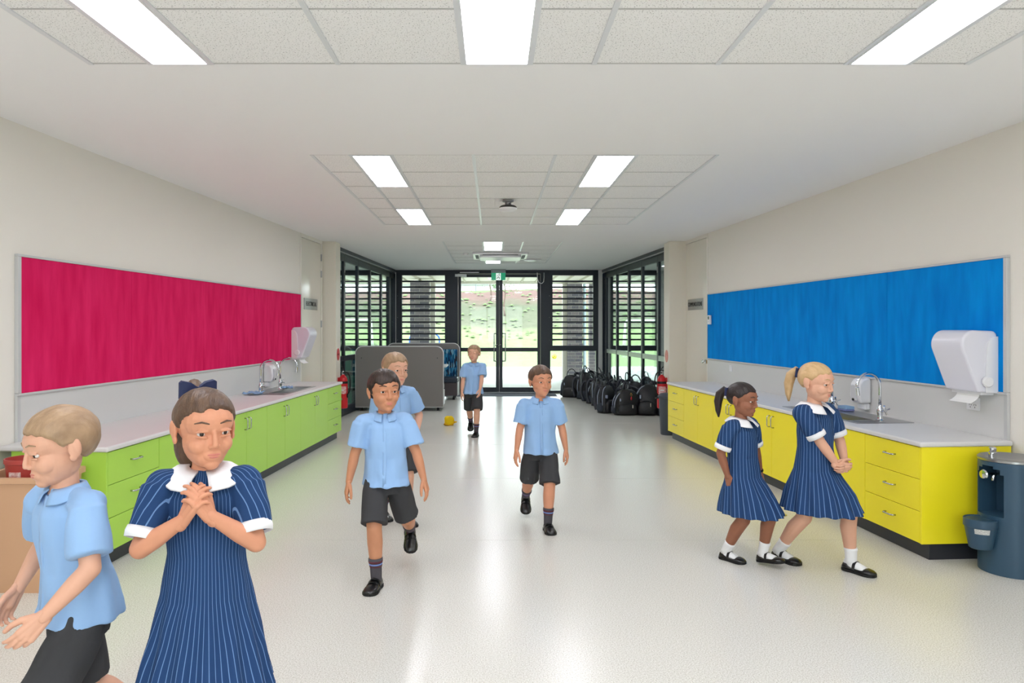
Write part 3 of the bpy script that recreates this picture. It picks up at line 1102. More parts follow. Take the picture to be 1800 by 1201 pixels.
def outlet(label, y, z, w, hgt, n):
    t = frame_obj('power_outlet' if n > 1 else 'light_switch', label, 'power outlet' if n > 1 else 'switch', y, 'R', z=z, off=0.012)
    MB().box(-w / 2, w / 2, -0.010, 0, -hgt / 2, hgt / 2).build('plate', M_WHITE, t, bevel=0.003)
    for k in range(n):
        x = (k - (n - 1) / 2) * 0.042
        MB().box(x - 0.009, x + 0.009, -0.016, -0.010, 0.018, 0.032).build('rocker', M_WHITE, t, bevel=0.002)
        if n > 1:
            for dx, dz, a in ((-0.008, 0.0, 25), (0.008, 0.0, -25), (0, -0.016, 0)):
                Mx = Matrix.Translation((x + dx, -0.0105, dz - 0.006)) @ Matrix.Rotation(R(a), 4, 'Y')
                MB().box(-0.0012, 0.0012, -0.001, 0.001, -0.005, 0.005, Mx).build('socket_slot', M_BLACK, t)


outlet('white double power outlet below the right paper towel dispenser', 4.83, 0.935, 0.115, 0.085, 2)
outlet('small white switch plate on the right splashback at the far end', 8.9, 0.94, 0.08, 0.075, 1)
th = frame_obj('thermostat', 'small white thermostat on the far end of the blue pinboard', 'thermostat', 9.56, 'R', z=1.55, off=0.026)
MB().box(-0.045, 0.045, -0.025, 0, -0.06, 0.06).build('case', M_WHITE, th, bevel=0.004)
MB().box(-0.026, 0.026, -0.0262, -0.024, 0.005, 0.045).build('display', mat('lcd_grey', (120, 134, 128), rough=0.2), th)
for k in range(3):
    MB().box(-0.024 + k * 0.018, -0.012 + k * 0.018, -0.027, -0.024, -0.03, -0.02).build('button', mat('pale_grey_plastic', (214, 214, 218)), th)

M_CLOTH = mat('blue_cloth', (146, 182, 220), rough=0.95)


def cloth(label, x, y, sx, sy, seed, ang=0):
    t = thing('cleaning_cloth', label, 'cloth', (x, y, BENCH_Z + 0.008), ang, 'blue cleaning cloths')
    n = 12
    rg = np.random.RandomState(seed)
    ph = rg.rand(4) * 6
    rings = []
    for i in range(n + 1):
        ring = []
        for j in range(n + 1):
            u, v = i / n - 0.5, j / n - 0.5
            ring.append((u * sx * (1 + 0.1 * math.sin(5 * v + ph[0])), v * sy * (1 + 0.12 * math.sin(6 * u + ph[1])),
                         0.012 + 0.009 * math.sin(14 * u + ph[2]) * math.cos(9 * v + ph[3]) + 0.006 * math.sin(22 * v + 9 * u)))
        rings.append(ring)
    vs_ = [p for r_ in rings for p in r_]
    fs = [(i * (n + 1) + j, (i + 1) * (n + 1) + j, (i + 1) * (n + 1) + j + 1, i * (n + 1) + j + 1) for i in range(n) for j in range(n)]
    o = MB().add(vs_, fs).build('fabric', M_CLOTH, t, smooth=True)
    md = o.modifiers.new('solid', 'SOLIDIFY')
    md.thickness = 0.004


cloth('blue cleaning cloth lying at the near corner of the left sink', -2.53, 7.62, 0.17, 0.2, 3)
cloth('blue cleaning cloth draped beside the farther left tap', -2.40, 8.36, 0.13, 0.14, 5, 0.4)
sp = thing('sponge', 'small blue sponge beside the farther tap of the right sink', 'sponge', (3.0, 6.12, BENCH_Z + 0.006), R(8))
MB().box(-0.04, 0.04, -0.06, 0.06, 0.0, 0.014).build('scourer', mat('lilac_foam', (128, 136, 190), rough=1), sp, bevel=0.004)
MB().box(-0.04, 0.04, -0.06, 0.06, 0.014, 0.04).build('foam', M_CLOTH, sp, bevel=0.006)

# round red signs on the piers and fire extinguishers
M_RED = mat('safety_red', (205, 24, 36), rough=0.3)


def round_sign(label, x, y, z, s):
    t = thing('fire_point_sign', label, 'sign', (x, y, z), 0, 'round red fire signs')
    Mx = Matrix.Rotation(R(90 * s), 4, 'Y')
    MB().lathe([(0.092, 0.0), (0.092, 0.003)], n=32, M=Mx).build('disc', M_RED, t)
    MB().box(0.0035 * s - 0.0006, 0.0035 * s + 0.0006, -0.05, 0.05, -0.012, 0.012).build('pictogram', mat('pale_red', (226, 130, 130), rough=0.5) if s < 0 else mat('dark_red', (120, 14, 22), rough=0.5), t)


round_sign('round red sign on the side of the left cream pier', -2.322, 10.775, 1.046, 1)
round_sign('round red sign on the side of the right cream pier', 2.592, 10.76, 1.02, -1)


def extinguisher(label, x, y, z, s, hose):
    t = thing('fire_extinguisher', label, 'extinguisher', (x, y, z), 0, 'wall fire extinguishers')
    MB().lathe([(0.055, 0.0), (0.066, 0.008), (0.068, 0.03), (0.068, 0.40), (0.062, 0.44), (0.045, 0.475), (0.022, 0.495), (0.020, 0.51)], n=24).build('cylinder', M_RED, t, smooth='auto')
    MB().lathe([(0.0695, 0.37), (0.0695, 0.405)], n=24).build('band', M_BLACK, t, smooth='auto')
    lb = MB()
    n = 10
    vs_ = []
    for k in range(n + 1):
        a = R(-90 - 55 + 110 * k / n)
        vs_ += [(0.0692 * math.cos(a), 0.0692 * math.sin(a), 0.22), (0.0692 * math.cos(a), 0.0692 * math.sin(a), 0.33)]
    lb.add(vs_, [(2 * k, 2 * k + 2, 2 * k + 3, 2 * k + 1) for k in range(n)])
    lb.build('label_print', mat('label_red_white', (214, 60, 66), rough=0.4, rgb2=(240, 230, 228), noise_scale=70, stretch=(0.4, 0.4, 1.6)), t)
    MB().box(-0.035, 0.02, -0.0705, -0.066, 0.265, 0.285).build('label_text', mat('sign_white', (240, 236, 236), rough=0.5), t)
    MB().box(-0.03, 0.0, -0.0705, -0.066, 0.13, 0.155).build('class_mark', mat('teal_mark', (30, 150, 120), rough=0.5), t)
    MB().lathe([(0.022, 0.505), (0.022, 0.53), (0.014, 0.54), (0.014, 0.56)], n=14).build('valve', M_SATIN, t, smooth='auto')
    MB().tube([(0, 0.01, 0.555), (0.0, -0.05, 0.575), (0, -0.10, 0.57)], 0.008, 8).tube([(0, 0.01, 0.565), (0, -0.04, 0.61), (0, -0.09, 0.625)], 0.008, 8).build('squeeze_handle', M_BLACK, t, smooth=True)
    MB().tube([(-s * 0.0, -0.02, 0.53)] + [(-s * (0.02 + 0.09 * math.sin(a)), -0.03, 0.53 + 0.07 * math.sin(2 * a) - 0.10 * a) for a in np.linspace(0.1, 2.6, 12)] + [(-s * 0.072, -0.03, 0.16)],
              0.010, 8).build('hose', M_RUBBER, t, smooth=True)
    MB().box(s * 0.062, s * 0.085, -0.03, 0.03, 0.30, 0.46).build('bracket', M_RED, t)


extinguisher('red fire extinguisher on the left pier behind the lime green bench', -2.246, 10.77, 0.24, -1, 0)
extinguisher('red fire extinguisher on the right pier beside the grey bin', 2.516, 10.75, 0.24, 1, 0)

# grey bin at the end of the yellow bench
bn = thing('waste_bin', 'dark grey plastic bin at the far end of the yellow bench', 'bin', (2.372, 9.74, 0))
M_BIN = mat('grey_bin_plastic', (66, 74, 84), rough=0.45)
MB().lathe([(0.10, 0.0), (0.108, 0.01), (0.13, 0.50), (0.128, 0.50), (0.106, 0.02), (0.02, 0.015)], n=28).build('tub', M_BIN, bn, smooth='auto')
MB().lathe([(0.128, 0.49), (0.143, 0.495), (0.143, 0.525), (0.134, 0.53), (0.134, 0.50)], n=28).build('rim', M_BIN, bn, smooth='auto')
MB().lathe([(0.134, 0.527), (0.11, 0.553), (0.05, 0.565), (0.005, 0.567)], n=28).build('lid', M_BIN, bn, smooth='auto')
MB().tube([(-0.14, -0.03, 0.50), (-0.17, -0.02, 0.49), (-0.17, 0.02, 0.49), (-0.14, 0.03, 0.50)], 0.008, 8).build('grip', M_BLACK, bn, smooth=True)

# drinking fountain at the near end of the yellow bench
M_FNT = mat('slate_blue_shell', (46, 76, 98), rough=0.38, spec=0.5)
fx, fy, fr_ = 3.085, 4.285, 0.168
ft = thing('drinking_fountain', 'slate blue cylindrical drinking fountain with steel basin beside the yellow bench', 'fountain', (fx, fy, 0), R(10))
# local -x is where the alcove faces; shell is a cylinder with an arched niche cut in its side
nseg, zs = 56, [0.0, 0.012, 0.10, 0.25] + list(np.linspace(0.34, 0.66, 23))
bmf = bmesh.new()
grid = []
for z in zs:
    ring = []
    for i in range(nseg):
        a = 2 * PI * i / nseg
        ring.append(bmf.verts.new((fr_ * math.cos(a), fr_ * math.sin(a), z)))
    grid.append(ring)


def in_niche(a, z):
    da = (a - PI + PI) % (2 * PI) - PI
    w = abs(da) * fr_
    if w > 0.086 or z < 0.335 or z > 0.632:
        return False
    if z > 0.575:
        return w < 0.086 * math.sqrt(max(0, 1 - ((z - 0.575) / 0.058) ** 2))
    return True


for k in range(len(zs) - 1):
    for i in range(nseg):
        j = (i + 1) % nseg
        am = 2 * PI * (i + 0.5) / nseg
        if in_niche(am, (zs[k] + zs[k + 1]) / 2):
            continue
        bmf.faces.new((grid[k][i], grid[k][j], grid[k + 1][j], grid[k + 1][i]))
edges = [e for e in bmf.edges if e.is_boundary and all(0.3 < v.co.z < 0.64 for v in e.verts)]
ext = bmesh.ops.extrude_edge_only(bmf, edges=edges)
for v in [g for g in ext['geom'] if isinstance(g, bmesh.types.BMVert)]:
    v.co.x = -0.02 + 0.0 * v.co.x
    v.co.y *= 0.92
bed = [e for e in ext['geom'] if isinstance(e, bmesh.types.BMEdge)]
bmesh.ops.holes_fill(bmf, edges=bed)
bmesh.ops.recalc_face_normals(bmf, faces=bmf.faces)
mef = bpy.data.meshes.new('shell')
bmf.to_mesh(mef)
bmf.free()
link('shell', mef, M_FNT, ft, smooth='auto')
MB().lathe([(fr_ - 0.002, 0.655), (fr_ + 0.004, 0.66), (fr_ + 0.004, 0.672), (fr_ - 0.004, 0.679), (fr_ - 0.012, 0.677), (fr_ - 0.03, 0.664), (0.03, 0.652), (0.004, 0.65)], n=56).build('basin', M_STEEL, ft, smooth='auto')
MB().lathe([(0.021, 0.652), (0.021, 0.70), (0.018, 0.703), (0.020, 0.708), (0.020, 0.725), (0.014, 0.731), (0.004, 0.731)], c=(-0.085, 0.045), n=20).build('bubbler', M_CHROME, ft, smooth='auto')
Mx = Matrix.Translation((-0.158, 0.02, 0.575)) @ Matrix.Rotation(R(-90), 4, 'Y')
MB().lathe([(0.012, -0.07), (0.012, 0), (0.026, 0.002), (0.029, 0.012), (0.024, 0.02), (0.003, 0.022)], n=20, M=Mx).build('push_button', M_CHROME, ft, smooth='auto')
MB().tube([(-0.10, -0.02, 0.585), (-0.135, -0.022, 0.582), (-0.148, -0.024, 0.565), (-0.15, -0.024, 0.545)], 0.008, 10).build('bottle_spout', M_CHROME, ft, smooth=True)
bw_ = MB().lathe([(0.052, 0.145), (0.06, 0.15), (0.083, 0.275), (0.088, 0.277), (0.088, 0.32), (0.084, 0.323), (0.078, 0.317)], c=(-0.212, 0.0), n=30)
bowl = bw_.build('drip_bucket', M_FNT, ft, smooth='auto')
MB().lathe([(0.078, 0.314), (0.03, 0.312), (0.003, 0.312)], c=(-0.212, 0.0), n=30).build('grate', mat('grate_white', (208, 206, 200), rough=0.6, bump=1.0, bump_scale=160), bowl)
stk = MB()
vs_ = []
for k in range(9):
    a = R(205 + 55 * k / 8)
    for z in (0.242, 0.272):
        rr = 0.0785 + (z - 0.242) * 0.19
        vs_.append((-0.212 + rr * math.cos(a), rr * math.sin(a), z))
stk.add(vs_, [(2 * k, 2 * k + 2, 2 * k + 3, 2 * k + 1) for k in range(8)])
stk.build('sticker', mat('sticker_print', (232, 232, 228), rough=0.5, rgb2=(150, 150, 150), noise_scale=260, stretch=(1, 1, 1.5)), bowl)
for zz, rr, mm in ((0.325, 0.0045, M_SATIN), (0.26, 0.003, M_BLACK), (0.235, 0.0045, M_SATIN)):
    a = R(262)
    MB().ball((fr_ * math.cos(a), fr_ * math.sin(a), zz), rr, 10, 6).build('bolt', mm, ft, smooth=True)

# tubs standing at the near end of the left bench
M_TUBR = mat('red_tub_plastic', (176, 62, 54), rough=0.4)
tb = thing('storage_crate', 'tan plastic crate with a lip standing at the near end of the green bench', 'crate', (-2.60, 4.05, 0))
cr = MB()
prof = [(0.17, 0.13, 0.0), (0.205, 0.165, 0.60), (0.22, 0.18, 0.605), (0.22, 0.18, 0.635), (0.195, 0.155, 0.635), (0.165, 0.125, 0.02)]
rings = []
for (a, b_, z) in prof:
    rings.append([(x, y, z) for x, y in rrect(-a, a, -b_, b_, 0.035, 4)])
cr.loft(rings).build('crate_body', mat('tan_crate_plastic', (208, 164, 128), rough=0.4), tb, smooth='auto')
rt = thing('bucket', 'dark red plastic bucket standing inside the tan crate', 'bucket', (-2.63, 4.05, 0.43))
MB().lathe([(0.075, 0.0), (0.10, 0.26), (0.106, 0.262), (0.106, 0.285), (0.098, 0.285), (0.074, 0.01), (0.005, 0.008)], n=28).build('bucket_body', M_TUBR, rt, smooth='auto')
MB().box(-0.03, 0.03, -0.099, -0.088, 0.15, 0.22).build('label_print', mat('tub_label', (190, 90, 80), rough=0.5, rgb2=(236, 220, 214), noise_scale=60), rt)
wb = thing('drink_bottle', 'orange drink bottle standing against the left wall at the picture edge', 'bottle', (-2.93, 4.08, 0.0))
MB().lathe([(0.05, 0), (0.055, 0.01), (0.055, 0.60), (0.05, 0.64), (0.03, 0.67)], n=24).build('bottle_body', mat('orange_bottle', (206, 104, 74), rough=0.35), wb, smooth='auto')
MB().lathe([(0.03, 0.665), (0.032, 0.69), (0.03, 0.74), (0.01, 0.75)], n=20).build('cap', M_SATIN, wb, smooth='auto')

# floor drain
dr = thing('floor_drain', 'round chrome floor drain in front of the yellow bench', 'drain', (2.205, 5.565, 0.0))
MB().lathe([(0.062, 0.0), (0.062, 0.004), (0.052, 0.0055), (0.05, 0.003), (0.004, 0.003)], n=28).build('ring', mat('drain_brass', (186, 180, 110), rough=0.3, metal=0.8), dr, smooth='auto')
for k in range(5):
    x = (k - 2) * 0.018
    w = math.sqrt(0.046 ** 2 - x ** 2)
    MB().box(x - 0.004, x + 0.004, -w, w, 0.0028, 0.0042).build('slot', M_BLACK, dr)

# ceiling fittings
ac = thing('air_conditioner', 'white ceiling cassette air conditioner in the far tiled field', 'air conditioner', (0.122, 12.62, CEIL))
MB().prism(rrect(-0.475, 0.475, -0.475, 0.475, 0.03), -0.035, 0.0).build('fascia', M_WHITE, ac, bevel=0.008)
MB().prism(rrect(-0.36, 0.36, -0.36, 0.36, 0.06), -0.075, -0.036).build('intake_panel', M_WHITE, ac, bevel=0.012)
for a in range(4):
    Mx = Matrix.Rotation(R(90 * a), 4, 'Z')
    MB().box(-0.30, 0.30, 0.375, 0.43, -0.040, -0.033, Mx).build('air_slot', mat('slot_grey', (70, 72, 76), rough=0.6), ac)
    MB().box(-0.29, 0.29, 0.385, 0.42, -0.05, -0.044, Mx @ Matrix.Rotation(R(4), 4, 'X')).build('vane', M_WHITE, ac)
sm = thing('ceiling_sensor', 'dome sensor on a grey bracket under the middle tiled ceiling', 'sensor', (0.148, 7.19, CEIL))
MB().lathe([(0.055, 0), (0.055, -0.018), (0.03, -0.022), (0.03, -0.05)], n=24).build('bracket', mat('sensor_grey', (150, 150, 150), rough=0.4), sm, smooth='auto')
MB().lathe([(0.03, -0.05), (0.07, -0.055), (0.088, -0.07), (0.088, -0.082)], n=28).build('collar', mat('sensor_dark', (50, 46, 46), rough=0.4), sm, smooth='auto')
MB().lathe([(0.09, -0.08), (0.086, -0.095), (0.06, -0.112), (0.02, -0.118), (0.003, -0.118)], n=28).build('dome', M_WHITE, sm, smooth='auto')
dv = thing('ceiling_speaker', 'round white ceiling diffuser beside the air conditioner', 'speaker', (0.735, 13.5, CEIL))
MB().lathe([(0.16, 0.0), (0.165, -0.012), (0.14, -0.022), (0.01, -0.024)], n=32).build('grille', M_WHITE, dv, smooth='auto')
ds = thing('smoke_detector', 'small white smoke detector left of the air conditioner', 'detector', (-0.47, 12.3, CEIL))
MB().lathe([(0.05, 0), (0.05, -0.015), (0.035, -0.035), (0.005, -0.037)], n=24).build('head', M_WHITE, ds, smooth='auto')
ex = thing('exit_sign', 'green running man exit sign hanging from the ceiling above the doors', 'exit sign', (0.113, 15.75, CEIL))
MB().box(-0.16, 0.16, -0.035, 0.035, -0.075, 0.0).build('housing', mat('sign_housing', (170, 176, 180), rough=0.4), ex, bevel=0.004)
MB().box(-0.155, 0.155, -0.008, 0.008, -0.235, -0.075).build('panel', mat('exit_green', (0, 150, 106), rough=0.3, emit=((0, 150, 106), 0.5)), ex)
MB().box(-0.052, 0.052, -0.0095, -0.008, -0.235, -0.085).build('doorway', mat('exit_white', (240, 250, 246), rough=0.4, emit=((240, 250, 246), 0.7)), ex)
rn = MB()
M0 = Matrix.Translation((0, -0.0100, -0.16))


def limb(pts, r):
    rn.tube([M0 @ Vector((x, 0, z)) for x, z in pts], r, 6, flat=0.05)


rn.lathe([(0.012, -0.0006), (0.012, 0.0006)], n=14, M=M0 @ Matrix.Translation((0.02, 0, 0.058)) @ Matrix.Rotation(R(90), 4, 'X'))
limb([(0.014, 0.04), (0.002, 0.0)], 0.012)
limb([(0.012, 0.036), (0.03, 0.02), (0.042, 0.026)], 0.006)
limb([(0.010, 0.036), (-0.018, 0.03), (-0.03, 0.008)], 0.006)
limb([(0.002, 0.0), (0.024, -0.018), (0.016, -0.055)], 0.008)
limb([(0.0, 0.0), (-0.014, -0.028), (-0.042, -0.036)], 0.008)
rn.build('running_figure', mat('exit_dark', (0, 70, 52), rough=0.4), ex)


# ------------------------------------------------------------------ mobile high-backed booth seats
M_BOOTH = mat('taupe_grey_laminate', (126, 121, 118), rough=0.45)
M_EDGE = mat('booth_edge', (208, 208, 208), rough=0.35)
M_UPH = patch_mat('blue_dash_weave', [(30, 92, 138), (20, 54, 84), (64, 136, 176), (120, 168, 190), (26, 110, 150), (44, 48, 60)], 14.0, (3.2, 3.2, 0.8))
M_NAVY = mat('navy_vinyl', (34, 44, 60), rough=0.35)


def booth(label, x0, x1, y, face):
    """high panel at y, seat towards face*y"""
    w = (x1 - x0) / 2
    t = thing('booth_sofa', label, 'sofa', ((x0 + x1) / 2, y, 0), 0 if face > 0 else PI, 'mobile booth seats')
    MB().prism(rrect(-w, w, 0.075, 1.115, 0.12, 7, '0011'), 0.0, 0.03, axis='y').build('back_panel', M_BOOTH, t, bevel=0.002)
    edge = [(p[0], 0.015, p[1]) for p in rrect(-w, w, 0.075, 1.115, 0.12, 7, '0011')]
    MB().tube(edge, 0.0155, 6, closed=True).build('edge_band', M_EDGE, t, smooth=True)
    MB().box(-w + 0.04, w - 0.04, 0.03, 0.12, 0.44, 1.0).build('back_cushion', M_UPH, t, bevel=0.02, seg=3)
    MB().box(-w + 0.02, w - 0.02, 0.035, 0.50, 0.085, 0.34).build('seat_box', mat('booth_brown', (78, 68, 70), rough=0.5), t)
    MB().box(-w + 0.005, -w + 0.02, 0.035, 0.50, 0.085, 0.34).build('side_panel', M_EDGE, t)
    MB().box(w - 0.02, w - 0.005, 0.035, 0.50, 0.085, 0.34).build('side_panel', M_EDGE, t)
    MB().box(-w + 0.01, w - 0.01, 0.035, 0.52, 0.34, 0.45).build('seat_cushion', M_NAVY, t, bevel=0.03, seg=3)
    for sx in (-1, 1):
        for yy in (0.07, 0.46):
            c = MB()
            Mx = Matrix.Translation((sx * (w - 0.09), yy, 0.032)) @ Matrix.Rotation(R(90), 4, 'Y')
            c.lathe([(0.012, -0.022), (0.032, -0.02), (0.032, -0.006), (0.02, -0.004), (0.02, 0.004), (0.032, 0.006), (0.032, 0.02), (0.012, 0.022)], n=18, M=Mx)
            ca = c.build('castor', M_RUBBER, t, smooth='auto')
            MB().box(sx * (w - 0.09) - 0.012, sx * (w - 0.09) + 0.012, yy - 0.02, yy + 0.02, 0.05, 0.085).build('castor_fork', M_BLACK, ca, bevel=0.003)
    for sx in (-1, 1):
        MB().ball((sx * (w - 0.10), -0.001, 0.92), 0.009, 10, 6).build('bolt', M_BLACK, t, smooth=True)


booth('grey high-backed booth seat on castors, nearer one with its back to the camera', -2.38, -0.868, 12.45, 1)
booth('grey high-backed booth seat on castors, farther one facing the camera with blue upholstery', -2.18, -0.70, 14.88, -1)
tt = thing('booth_table', 'white table standing between the two grey booth seats', 'table', (-1.52, 13.55, 0))
MB().prism(rrect(-0.62, 0.66, -0.32, 0.32, 0.06), 0.715, 0.745).build('table_top', M_BENCH, tt, bevel=0.004)
MB().lathe([(0.04, 0.03), (0.04, 0.715)], n=18).build('pedestal', M_SATIN, tt, smooth='auto')
MB().prism(rrect(-0.3, 0.3, -0.22, 0.22, 0.03), 0.0, 0.03).build('foot_plate', M_SATIN, tt, bevel=0.004)

# low teal shelf and chair in the left side room
sh = thing('book_shelf', 'low teal shelf with folders in the left side room behind glass', 'shelf', (-2.95, 13.4, 0))
M_TEAL = mat('teal_laminate', (18, 84, 84), rough=0.4)
b_ = MB().box(-0.45, 0.45, 0.30, 0.32, 0, 0.9).box(-0.45, -0.43, -0.05, 0.30, 0, 0.9).box(0.43, 0.45, -0.05, 0.30, 0, 0.9)
b_.build('carcass', M_TEAL, sh)
for z in (0.02, 0.32, 0.62, 0.88):
    MB().box(-0.43, 0.43, -0.05, 0.30, z, z + 0.02).build('shelf_board', mat('pale_shelf', (150, 170, 164), rough=0.4), sh)
rg = random.Random(4)
for z in (0.04, 0.34, 0.64):
    x = -0.41
    k = 0
    while x < 0.36:
        w = rg.uniform(0.07, 0.12)
        hgt = rg.uniform(0.17, 0.24)
        c = [(20, 110, 96), (12, 70, 80), (60, 140, 120), (24, 60, 66)][rg.randrange(4)]
        t_ = MB().box(x, x + w - 0.004, 0.0, 0.2, 0, hgt).build('folder', mat('folder_%d_%d_%d' % c, c, rough=0.5), None, loc=(-2.95, 13.4, z))
        tag(t_, 'teal folder standing on the low shelf in the left side room', 'folder', 'folders on the teal shelf')
        x += w
        k += 1

# posters on a green pinboard in the right side room
pb = thing('notice_board', 'green notice board with papers on the side wall of the right room', 'notice board', (3.945, 14.2, 1.55), R(-90))
MB().box(-1.2, 1.6, -0.02, 0.0, -0.62, 0.55).build('board', mat('olive_felt', (84, 100, 66), rough=0.95), pb)
for k, (x, z, w, hgt, c) in enumerate([(-1.55 + 0.45, 0.34, 0.3, 0.2, (236, 226, 214)), (-0.6, 0.30, 0.22, 0.3, (240, 238, 232)), (-0.1, 0.1, 0.25, 0.3, (238, 232, 220)), (0.45, 0.3, 0.3, 0.22, (232, 206, 180)),
                                       (0.95, 0.2, 0.22, 0.3, (238, 238, 234)), (-0.4, -0.4, 0.4, 0.28, (186, 24, 66)), (0.4, -0.3, 0.3, 0.3, (240, 236, 200)), (1.3, -0.2, 0.3, 0.4, (238, 230, 224))]):
    MB().box(x - w / 2, x + w / 2, -0.024, -0.02, z - hgt / 2, z + hgt / 2).build('paper', mat('paper_%d' % k, c, rough=0.8, rgb2=tuple(max(0, v - 60) for v in c), noise_scale=26), pb)

# yellow hat dropped on the floor
ht = thing('hat', 'small crumpled yellow hat dropped on the floor near the booth seats', 'hat', (-0.655, 10.66, 0.0), R(15))
M_HAT = mat('yellow_cloth', (240, 200, 10), rough=0.9)
rings = []
for k, (r, z) in enumerate([(0.066, 0.004), (0.070, 0.03), (0.072, 0.07), (0.070, 0.105), (0.058, 0.126), (0.03, 0.132), (0.004, 0.131)]):
    rings.append([(r * (1 + 0.08 * math.sin(3 * a + k)) * math.cos(a), r * (1 + 0.06 * math.sin(2 * a + k * 0.7)) * math.sin(a), z + 0.006 * math.sin(4 * a)) for a in np.linspace(0, 2 * PI, 24, endpoint=False)])
MB().loft(rings).build('crown', M_HAT, ht, smooth=True)
rings = []
for k, (r, z) in enumerate([(0.062, 0.03), (0.085, 0.024), (0.105, 0.012), (0.104, 0.008), (0.084, 0.018), (0.062, 0.022)]):
    rings.append([(r * math.cos(a) * (1.15 if math.cos(a) > 0 else 0.78), r * math.sin(a) * 0.8, max(0.004, z * (1 + 0.6 * math.sin(2 * a + 1)) + (0.03 * (r - 0.06) / 0.04 if math.cos(a) > 0.3 else 0))) for a in np.linspace(0, 2 * PI, 24, endpoint=False)])
MB().loft(rings, cap=False, closed=True).build('brim', mat('dull_yellow_cloth', (214, 164, 24), rough=0.9), ht, smooth=True)


# ------------------------------------------------------------------ school bags
M_BAG = mat('black_nylon', (22, 23, 27), rough=0.42, bump=0.3, bump_scale=60)
M_BAG2 = mat('black_strap_sheen', (42, 46, 56), rough=0.3)  # black straps, colour lightened to carry their highlights
M_PIPE = mat('sheen_grey_piping', (150, 158, 176), rough=0.4)  # piping coloured grey-blue to stand in for sheen on straps and edges
M_MESHP = mat('charcoal_mesh', (52, 58, 68), rough=0.8)
M_PURP = mat('purple_nylon', (96, 34, 110), rough=0.6)
M_GREYN = mat('grey_nylon', (86, 88, 92), rough=0.7)


def superell(a, b_, n, p):
    out = []
    for i in range(n):
        t = 2 * PI * i / n
        c, s = math.cos(t), math.sin(t)
        out.append((a * math.copysign(abs(c) ** p, c), b_ * math.copysign(abs(s) ** p, s)))
    return out


